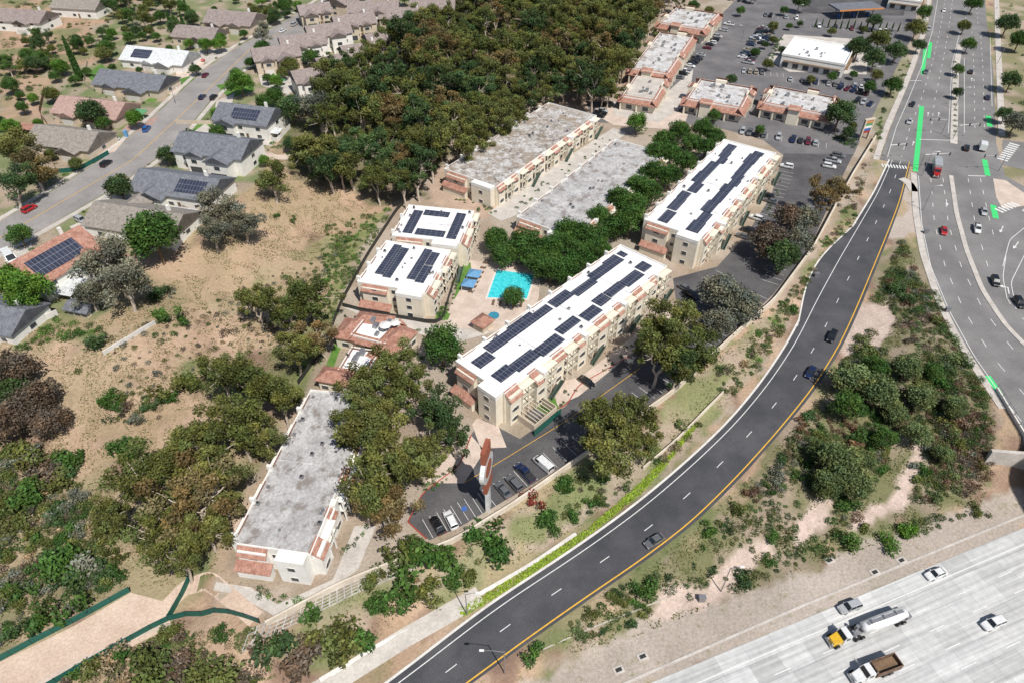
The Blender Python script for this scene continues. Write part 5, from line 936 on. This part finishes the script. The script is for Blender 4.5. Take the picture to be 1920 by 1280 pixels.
for k,d in KIND.items():
    b=MB(); loftbody(b,d['st']); B4,T4=gh(k)
    xb0,xf0,xb1,xf1,w0,w1,z0,z1=d['g']
    b.hexa([(xb1-.05,-w1-.02,z1-.02),(xf1+.05,-w1-.02,z1-.02),(xf1+.05,w1+.02,z1-.02),(xb1-.05,w1+.02,z1-.02)],[(xb1+.05,-w1+.08,z1+.05),(xf1-.1,-w1+.08,z1+.05),(xf1-.1,w1-.08,z1+.05),(xb1+.05,w1-.08,z1+.05)])
    for sy in (-1,1):
        for (xa,xc) in ((xb0,xb1),((xb0+xf0)/2,(xb1+xf1)/2+.1),(xf0,xf1)): b.tube([(xa,sy*(w0+.005),z0-.03),(xc,sy*(w1+.005),z1)],[.05,.045],4,False)
        if k=='van': b.hexa([(xb0,sy*(w0+.01),z0),(xb0+3.2,sy*(w0+.01),z0),(xb0+3.2,sy*(w0-.05),z0),(xb0,sy*(w0-.05),z0)],[(xb1,sy*(w1+.012),z1),(xb1+2.9,sy*(w1+.012),z1),(xb1+2.9,sy*(w1-.05),z1),(xb1,sy*(w1-.05),z1)])
        b.box(xf0-.35,xf0-.2,sy*.95-.08,sy*.95+.08,z0,z0+.12)
    body=b
    g=MB(); g.hexa(B4,T4)
    bed=None
    if k=='pickup': bed=MB(); bed.box(-2.72,-.85,-.78,.78,1.13,1.175)
    wh=MB(); wh.tube([(0,-.12,0),(0,.12,0)],[.34,.34],12); rm=MB(); rm.tube([(0,-.13,0),(0,.13,0)],[.2,.2],8)
    CM[k]=dict(body=body.mesh('body','car_white'),glass=g.mesh('windows','glass_dark'),wheel=wh.mesh('wheel','tyre'),rim=rm.mesh('rim','rim'),bed=bed.mesh('cargo_bed','blackish') if bed else None)
    hl=MB(); hl.box(-.06,.06,-.18,.18,-.07,.07); CM[k]['hl']=hl.mesh('headlight','light_lens'); CM[k]['tl']=hl.mesh('taillight','tail_lens')
    f_=MB(); 
    f_.v=list(body.v); f_.f=[list(q) for q in body.f]; f_.m=[0]*len(body.f)
    f_.mi=1; f_.add(g.v,g.f)
    if bed: f_.add(bed.v,bed.f)
    f_.mi=2
    for sx in (-1,1):
        for sy in (-1,1): f_.tube([(sx*d['wb'],sy*.78-.12,.34),(sx*d['wb'],sy*.78+.12,.34)],[.34,.34],8)
    CM[k]['far']=f_.mesh('car',['car_white','glass_dark','tyre'])
NAMES={'sedan':'car','suv':'suv','pickup':'pickup_truck','van':'van'}; CAT={'sedan':'car','suv':'car','pickup':'pickup truck','van':'van'}
def car(px,py,dx,dy,kind,colour,label,group=None,far=False,loc=None,ang=None,sc=1.):
    if loc is None:
        x,y,z=at(px,py,.6); x2,y2=atz(px+dx,py+dy,z+.6); a=math.atan2(y2-y,x2-x)
    else: x,y,z=loc; a=ang
    z+=.08
    if far:
        o=inst(NAMES[kind],CM[kind]['far'],None,(x,y,z),a); setmat(o,0,'car_'+colour); return tag(o,label,CAT[kind],group)
    r_=thing(NAMES[kind],label,CAT[kind],(x,y,z),a,group); r_.scale=(sc,)*3; d=CM[kind]; c=inst('body',d['body'],r_); setmat(c,0,'car_'+colour); inst('windows',d['glass'],r_)
    if d['bed']: inst('cargo_bed',d['bed'],r_)
    wb=KIND[kind]['wb']; st_=KIND[kind]['st']
    for sx in (-1,1):
        for sy in (-1,1): w_=inst('wheel',d['wheel'],r_,(sx*wb,sy*.80,.34)); inst('rim',d['rim'],w_)
    for sy in (-1,1):
        inst('headlight',d['hl'],r_,(st_[-2][0]+.03,sy*.6,st_[-2][3]-.1)); inst('taillight',d['tl'],r_,(st_[0][0]+.03,sy*.62,st_[0][3]-.06))
    return r_
for a_ in [
 (1560,631,-12,22,'suv','black','black car on the upper bend of the ramp'),(1520,697,-14,22,'sedan','dark blue','dark blue car in the middle of the ramp'),(1227,1013,-24,15,'sedan','grey','grey car on the lower part of the ramp'),
 (1755,1075,-24,9,'sedan','white','white car in the top lane of the freeway'),(1593,1137,-24,9,'suv','silver','silver car ahead of the tanker on the freeway'),(1862,1168,-24,10,'suv','white','white car at the right of the freeway'),
 (1018,870,-17,-15,'van','white','white van parked against the cream wall'),(984,886,-15,-15,'pickup','dark blue','dark blue pickup parked left of the white van'),(964,906,-13,-14,'suv','grey','dark grey car parked second from the white van'),(943,918,-11,-13,'sedan','grey','grey car parked beside the tall sign'),
 (845,975,-9,-18,'suv','white','white car parked on the hatched bay below the sign'),(820,984,-10,-17,'sedan','black','black car parked left of the white one below the sign'),(1100,715,18,12,'sedan','black','black car parked in front of the solar block'),
 (55,392,18,-10,'suv','red','red car parked on the street at the left edge'),(199,307,14,-10,'suv','black','black car parked beside the green yard fence'),(213,260,16,4,'suv','silver','silver car on the tan bungalow driveway'),(275,242,10,-12,'suv','blue','bright blue car on the brick driveway'),(379,182,8,-8,'sedan','dark blue','dark blue car parked along the upper street'),(401,183,8,-8,'suv','black','black car parked across from the dark blue car'),(385,141,9,-9,'sedan','maroon','maroon car parked on the upper street'),(374,114,14,-2,'sedan','red','bright red car on a driveway'),(152,413,14,6,'suv','silver','silver car on the driveway above the terracotta house'),
 (1770,433,1,14,'sedan','red','red car on the boulevard'),(1832,429,2,14,'pickup','white','white pickup on the boulevard'),(1845,397,2,14,'sedan','silver','silver car ahead of the white pickup'),(1866,528,5,14,'suv','black','black car on the lower boulevard'),(1911,568,8,12,'suv','black','black car at the right edge of the boulevard'),(1812,278,0,-12,'suv','black','black car waiting at the crossing'),(1705,228,-5,12,'sedan','silver','silver car at the top of the ramp'),(1711,196,-5,12,'sedan','black','black car behind the silver car at the ramp top'),(1736,135,-3,12,'sedan','grey','grey car in the left lanes of the boulevard'),(1820,135,0,-12,'sedan','black','black car in the right lanes of the boulevard'),(1741,55,-3,12,'suv','silver','silver car high on the boulevard'),(1852,183,0,-12,'sedan','dark blue','dark blue car in the right turn lane'),(1770,20,-2,12,'sedan','white','white car at the top of the boulevard'),
 (1475,312,-16,-3,'suv','white','white car parked at the far corner of the solar block'),(1445,377,-15,-5,'sedan','grey','grey car parked under the balconies'),(1438,368,-15,-5,'suv','black','black car parked under the balconies'),(1418,409,-15,-5,'suv','white','white car parked beside the purplish tree'),(1402,432,-15,-5,'suv','black','first dark car parked below the purplish tree'),(1393,443,-15,-5,'sedan','grey','second dark car parked below the purplish tree'),(1295,553,14,8,'suv','black','black car parked between the two solar blocks'),(1285,541,14,8,'sedan','grey','grey car parked between the two solar blocks'),
 (1555,312,16,3,'suv','white','white car in the corner bays of the side lot'),(1562,302,16,3,'pickup','silver','silver pickup in the corner bays of the side lot'),(1572,292,16,3,'suv','grey','grey car in the corner bays of the side lot'),(552,46,10,-6,'suv','silver','silver car parked beside the townhouses'),(530,58,10,-6,'sedan','white','white car parked beside the townhouses'),(590,22,10,-6,'sedan','black','black car parked at the top of the street') ]:
    car(*a_)
car(20,485,8,10,'van','white','white camper van beside the terracotta roofed house',sc=1.25)
bm_=MB()
def lotrow(p0,p1,n,prob,phrase,seed,depth=5.,flip=0,ex=False):
    rr=random.Random(seed); a=np.array(atz(*p0,0)); c=np.array(atz(*p1,0)); L=np.linalg.norm(c-a); d=(c-a)/L; nn=np.array([-d[1],d[0]]); n=int(L/2.75); j=0; ang_=math.atan2(nn[1],nn[0])
    for i in range(n+1):
        o=a+d*2.75*i; q=[o-nn*2.5-d*.05,o-nn*2.5+d*.05,o+nn*2.5+d*.05,o+nn*2.5-d*.05]; bm_.add([(x,y,.095) for x,y in q],[(0,1,2,3)])
    for i in range(n):
        if rr.random()>prob: continue
        o=a+d*2.75*(i+.5); k=rr.choice(['sedan','suv','sedan','suv','pickup']); cl_=rr.choice(['white','black','silver','grey','grey','white','dark blue','black','tan','maroon','black','silver'])
        car(0,0,0,0,k,cl_,'%s %s parked in bay %s of the %s'%(cl_,CAT[k],ORD[i] if i<20 else str(i+1),phrase),'cars parked in the shopping centre lot',True,(float(o[0]),float(o[1]),0.),ang_+(math.pi if rr.random()<.5 else 0)+rr.uniform(-.04,.04))
for r_ in [((1272,150),(1372,42),0,.45,'row along the shopping strip',1),((1385,118),(1432,52),0,.85,'left row before the bank',2),((1402,122),(1448,56),0,.7,'right row before the bank',3),((1388,135),(1470,142),0,.8,'row above the restaurant',4),((1475,150),(1640,170),0,.7,'upper row below the bank',5),((1570,165),(1635,180),0,.75,'row right of the low shop',7),((1385,248),(1560,276),0,.5,'front row below the shops',8),((1430,30),(1510,38),0,.5,'top row near the fuel station',9),((1520,50),(1690,64),0,.5,'row behind the bank',10),((1120,222),(1150,185),0,.5,'row beside the grove',11),((1340,-5),(1420,8),0,.6,'topmost row',12),((1600,190),(1640,200),0,.8,'short row by the lot corner',13)]: lotrow(*r_)
struct(bm_.build('parking_bay_marking','paint_white'))
b=MB()
def bays(b,p0,p1,pitch,ln,side=1,skew=0):
    a=np.array(atz(*p0,0)); c=np.array(atz(*p1,0)); L=np.linalg.norm(c-a); d=(c-a)/L; nn=np.array([-d[1],d[0]])*side
    for i in range(int(L/pitch)+1):
        o=a+d*pitch*i; e=o+nn*ln+d*skew; q=[o-d*.045,o+d*.045,e+d*.045,e-d*.045]; b.add([(x,y,.095) for x,y in q],[(0,1,2,3)])
bays(b,(930,948),(1100,842),2.75,5,1); bays(b,(1110,836),(1250,730),2.75,5,1); bays(b,(1262,722),(1440,560),2.75,5,1); bays(b,(1460,535),(1560,350),2.75,5,1); bays(b,(812,1008),(925,952),1.6,5,1); bays(b,(1400,455),(1462,320),2.75,5,-1); bays(b,(1275,590),(1345,505),2.75,5,-1)
struct(b.build('parking_bay_marking','paint_white'))
strip('lot_centre_marking',[(870,905),(930,870),(1060,790),(1200,690)],.12,'paint_yellow',.095,None,1.5,2)
sheet('accessible_bay_marking',[(864,951),(872,947),(877,954),(868,959)],0,.1,'sign_blue')
def truck_root(px,py,dx,dy,z,label,cat,name):
    x,y=atz(px,py,z+1.); x2,y2=atz(px+dx,py+dy,z+1.); return thing(name,label,cat,(x,y,z+.06),math.atan2(y2-y,x2-x))
def wheels(r_,xs,w=1.15,rad=.5):
    wb=MB(); wb.tube([(0,-.2,0),(0,.2,0)],[rad,rad],14); me=wb.mesh('wheel','tyre'); rb=MB(); rb.tube([(0,-.21,0),(0,.21,0)],[rad*.55,rad*.55],8); mr=rb.mesh('rim','rim')
    for x in xs:
        for sy in (-1,1): w_=inst('wheel',me,r_,(x,sy*w,rad)); inst('rim',mr,w_)
def cab(r_,x,mat,mat2=None,sleeper=False,hood=1.9):
    b=MB(); b.hexa([(x,-1.05,.7),(x+hood,-.9,.7),(x+hood,.9,.7),(x,1.05,.7)],[(x,-1.,1.9),(x+hood-.1,-.72,1.6),(x+hood-.1,.72,1.6),(x,1.,1.9)]); b.build('hood',mat,r_)
    b=MB(); b.box(x-1.6,x,-1.15,1.15,.7,1.95); b.hexa([(x-1.6,-1.15,1.95),(x,-1.15,1.95),(x,1.15,1.95),(x-1.6,1.15,1.95)],[(x-1.6,-1.05,2.85),(x-.5,-1.05,2.85),(x-.5,1.05,2.85),(x-1.6,1.05,2.85)]); b.build('cab',mat2 or mat,r_)
    b=MB(); b.hexa([(x-.02,-.98,2.0),(x+.03,-.98,2.0),(x+.03,.98,2.0),(x-.02,.98,2.0)],[(x-.46,-.92,2.75),(x-.4,-.92,2.75),(x-.4,.92,2.75),(x-.46,.92,2.75)]); b.build('windshield','glass_dark',r_)
    for sy in (-1,1):
        b=MB(); b.box(x-1.2,x-.45,sy*1.16-.02,sy*1.16+.02,1.95,2.55); b.build('side_window','glass_dark',r_)
        b=MB(); b.box(x+hood-.02,x+hood+.06,sy*.65-.18,sy*.65+.18,.9,1.15); b.build('headlight','light_lens',r_)
        b=MB(); b.tube([(x-1.75,sy*1.0,.8),(x-1.75,sy*1.0,3.2)],[.09,.09],8); b.build('exhaust_stack','rim',r_)
    b=MB(); b.box(x+hood+.06,x+hood+.25,-1.1,1.1,.5,.85); b.build('bumper','rim',r_)
r_=truck_root(1628,1176,-60,22,-7,'white tanker truck with yellow cab on the freeway','tanker truck','tanker_truck')
cab(r_,6.6,'car_yellow','car_white'); wheels(r_,[7.6,3.2,2.0,-6.2,-7.4])
b=MB(); b.box(-8,6.5,-.5,.5,.7,1.0); b.build('chassis','metal_grey',r_)
b=MB(); b.tube([(-8,0,2.35),(-7.8,0,2.3),(-5.2,0,2.1),(-2.2,0,2.1),(1.6,0,2.3),(2.0,0,2.35)],[.35,1.0,1.2,1.2,1.0,.35],18); b.build('tank','car_white',r_,True)
b=MB(); b.box(-7,1.2,-.3,.3,3.28,3.36); [b.box(x-.3,x+.3,-.3,.3,3.3,3.6) for x in (-5.5,-2.8,0)]; b.build('catwalk','metal_grey',r_)
b=MB(); b.box(-9,-8,-1,1,.6,1.6); b.tube([(2.6,-.4,1.2),(2.6,-.4,2.6)],[.35,.35],10); b.tube([(3.6,.4,1.2),(3.6,.4,2.1)],[.4,.4],10); b.build('pump_unit','metal_grey',r_)
r_=truck_root(1640,1256,-60,22,-7,'dump truck with white cab and brown open bed at the bottom of the freeway','dump truck','dump_truck')
cab(r_,2.8,'car_white'); wheels(r_,[3.9,-1.4,-2.7]); b=MB(); b.box(-4,2.6,-.5,.5,.6,1.0); b.build('chassis','metal_grey',r_)
b=MB(); b.box(-4.6,.8,-1.25,-1.1,1.1,2.6); b.box(-4.6,.8,1.1,1.25,1.1,2.6); b.box(-4.6,-4.45,-1.099,1.099,1.1,2.6); b.box(.65,.8,-1.099,1.099,1.1,2.9); b.box(-4.45,.65,-1.1,1.1,1.05,1.2); b.build('dump_bed','truck_load',r_)
b=MB(); b.box(-4.4,.6,-1.05,1.05,1.2,1.7); b.build('load','brown_wood',r_)
r_=truck_root(1755,318,1,20,0,'delivery truck with red cab and white box body on the boulevard','truck','box_truck')
cab(r_,4.2,'car_red',hood=1.2); wheels(r_,[4.4,-2.4,-3.6]); b=MB(); b.box(-5,2.4,-1.25,1.25,1.0,3.8); b.build('box_body','car_silver',r_); b=MB(); b.box(-4.8,4,-.5,.5,.6,.98); b.build('chassis','blackish',r_)
r_=truck_root(1842,276,0,-14,0,'white box truck facing away at the crossing','truck','box_truck')
cab(r_,2.0,'car_white',hood=1.); wheels(r_,[2.2,-1.6],1.,.42); b=MB(); b.box(-3,.3,-1.15,1.15,.9,3.1); b.build('box_body','car_white',r_)
# ------------------------------------------------------------ tall sign and street furniture
x,y=atz(915,957,0); r_=thing('pylon_sign','tall slim white pylon sign with dark red panels rising over the front lot','sign',(x,y,0),R(-14))
b=MB(); b.box(-.4,.4,-.35,.35,0,12.5); b.build('pole','car_white',r_); b=MB(); b.box(-.3,.3,.9,1.35,0,9); b.build('pole','car_white',r_)
b=MB(); b.tube([(-.45,0,14.4),(.45,0,14.4)],[3.3,3.3],28); b.build('round_panel','car_white',r_)
b=MB(); b.tube([(-.50,0,14.4),(.50,0,14.4)],[2.0,2.0],24); b.build('logo_disc','fabric_sign',r_)
b=MB(); b.box(-.47,.47,-1.9,1.9,17.4,20.8); b.build('top_panel','fabric_sign',r_)
b=MB(); b.box(-.41,.41,-1.4,2.4,7.6,11.0); b.build('lower_panel','fabric_sign',r_)
x,y=atz(1618,262,0); r_=thing('shopping_centre_sign','tenant sign with stacked coloured panels beside the boundary wall','sign',(x,y,0),R(20))
b=MB(); b.box(-2.2,-1.6,-.4,.4,0,8); b.box(1.6,2.2,-.4,.4,0,8); b.box(-2.4,2.4,-.5,.5,8,8.5); b.build('frame','stucco_tan',r_)
for k,mt in enumerate(['sign_red','sign_blue','canvas_white','canvas_green','sign_orange']): b=MB(); b.box(-1.59,1.59,-.3,.3,2.8+k*1.0,3.7+k*1.0); b.build('tenant_panel',mt,r_)
def lamp(px,py,Hh,armdx,label,double=False):
    x,y,z=at(px,py); r_=thing('street_lamp',label,'street lamp',(x,y,z)); b=MB(); b.tube([(0,0,-.3),(0,0,Hh)],[.13,.08],8); b.build('pole','metal_grey',r_); b=MB(); b.tube([(0,0,Hh-.3),(armdx*.6,0,Hh+.3),(armdx,0,Hh+.35)],[.06,.05,.05],6); am=b.build('arm','metal_grey',r_); b=MB(); b.box(armdx-.1 if armdx>0 else armdx-.7,armdx+.7 if armdx>0 else armdx+.1,-.18,.18,Hh+.28,Hh+.42); b.build('lamp_head','light_lens',am)
for a_ in ((1352,1108,9,1.8,'street lamp on the rock mulch above the freeway'),(946,1262,9,-3.5,'white street lamp at the foot of the ramp'),(876,1152,8,2,'street lamp beside the lime ground cover'),(1730,395,9,2,'street lamp on the boulevard kerb'),(1728,330,9,2,'street lamp at the crossing corner'),(1628,160,8,2,'lamp at the shopping lot corner'),(1490,40,8,2,'lamp near the top of the shopping lot'),(1790,205,9,2,'lamp in the boulevard median'),(1390,80,8,-2,'lamp between the lot rows'),(1870,120,9,-2,'lamp on the right verge'),(330,195,6,2,'lamp on the residential street')): lamp(*a_)
def signal(px,py,arm,label):
    x,y,z=at(px,py); r_=thing('traffic_signal',label,'traffic signal',(x,y,z)); b=MB(); b.tube([(0,0,0),(0,0,6.2)],[.14,.1],8); b.build('pole','metal_grey',r_); b=MB(); b.tube([(0,0,5.8),(arm,0,6.4)],[.09,.05],6); am=b.build('mast_arm','metal_grey',r_)
    for f_ in (.5,.98): b=MB(); b.box(arm*f_-.18,arm*f_+.18,-.3,-.08,5.6,6.7); b.build('signal_head','blackish',am)
signal(1722,318,9,'traffic signal at the top of the lower boulevard'); signal(1786,262,8,'traffic signal at the end of the median'); signal(1872,322,-8,'traffic signal on the paved island'); signal(1658,300,6,'traffic signal at the head of the ramp'); signal(1765,252,-7,'traffic signal with arm over the left lanes')
for px,py,l in ((1735,438,'grey utility cabinet on the island tip'),(1775,585,'small utility cabinet by the kerb'),(1315,1125,'utility box on the rock mulch'),(1530,520,'utility cabinet on the verge beside the ramp')):
    x,y,z=at(px,py); b=MB(); b.box(-.6,.6,-.4,.4,-.1,1.5); b.box(-.7,.7,-.5,.5,1.5,1.56); b.box(-.02,.02,-.42,-.401,.1,1.4); o=b.build('utility_cabinet','metal_grey'); o.location=(x,y,z); tag(o,l,'utility cabinet')
for i,(px,py) in enumerate([(1690,1050),(1640,1072),(1205,1230),(1555,1050),(1160,1255)]):
    x,y,z=at(px,py); b=MB(); b.box(-1,1,-.7,.7,-.2,.12); b.mi=1; b.box(-.6,.6,-.35,.35,.1,.14); o=b.build('drain_cover',['concrete','blackish']); o.location=(x,y,z); o.rotation_euler=(0,0,ang); tag(o,'concrete drain cover on the freeway shoulder','drain','shoulder drains')
x,y=atz(236,252,10); o=MB(); o.box(-.55,.55,-.55,.55,0,2.2); o.hexa([(-.6,-.6,2.2),(.6,-.6,2.2),(.6,.6,2.2),(-.6,.6,2.2)],[(-.4,-.4,2.45),(.4,-.4,2.45),(.4,.4,2.45),(-.4,.4,2.45)]); o=o.build('portable_toilet','canvas_blue'); o.location=(x,y,9.06); tag(o,'blue portable toilet beside the tan bungalow driveway','portable toilet')
# ------------------------------------------------------------ light, world, camera
w=bpy.data.worlds.new('World'); bpy.context.scene.world=w; w.use_nodes=True; nt=w.node_tree; bg=nt.nodes['Background']
sky=nt.nodes.new('ShaderNodeTexSky'); sky.sky_type='NISHITA'; sky.sun_disc=False; EL_=R(56); sx,sy=.52,-.85; sky.sun_elevation=EL_; sky.sun_rotation=math.atan2(sx,sy); nt.links.new(sky.outputs[0],bg.inputs[0]); bg.inputs[1].default_value=.08
l=bpy.data.lights.new('sun','SUN'); l.energy=4.8; l.angle=R(.5); l.color=(1,.96,.9); lo=bpy.data.objects.new('sun',l); COL.objects.link(lo)
dv=Vector((sx*math.cos(EL_),sy*math.cos(EL_),math.sin(EL_))); lo.rotation_euler=dv.to_track_quat('Z','Y').to_euler()
cam=bpy.data.cameras.new('camera'); cam.sensor_width=36; cam.lens=24; cam.clip_end=9000; cam.clip_start=1; co=bpy.data.objects.new('camera',cam); COL.objects.link(co); co.location=(0,0,H); co.rotation_euler=(R(48),0,0); bpy.context.scene.camera=co
sc=bpy.context.scene; sc.view_settings.view_transform='Standard'; sc.view_settings.look='None'; sc.view_settings.exposure=0
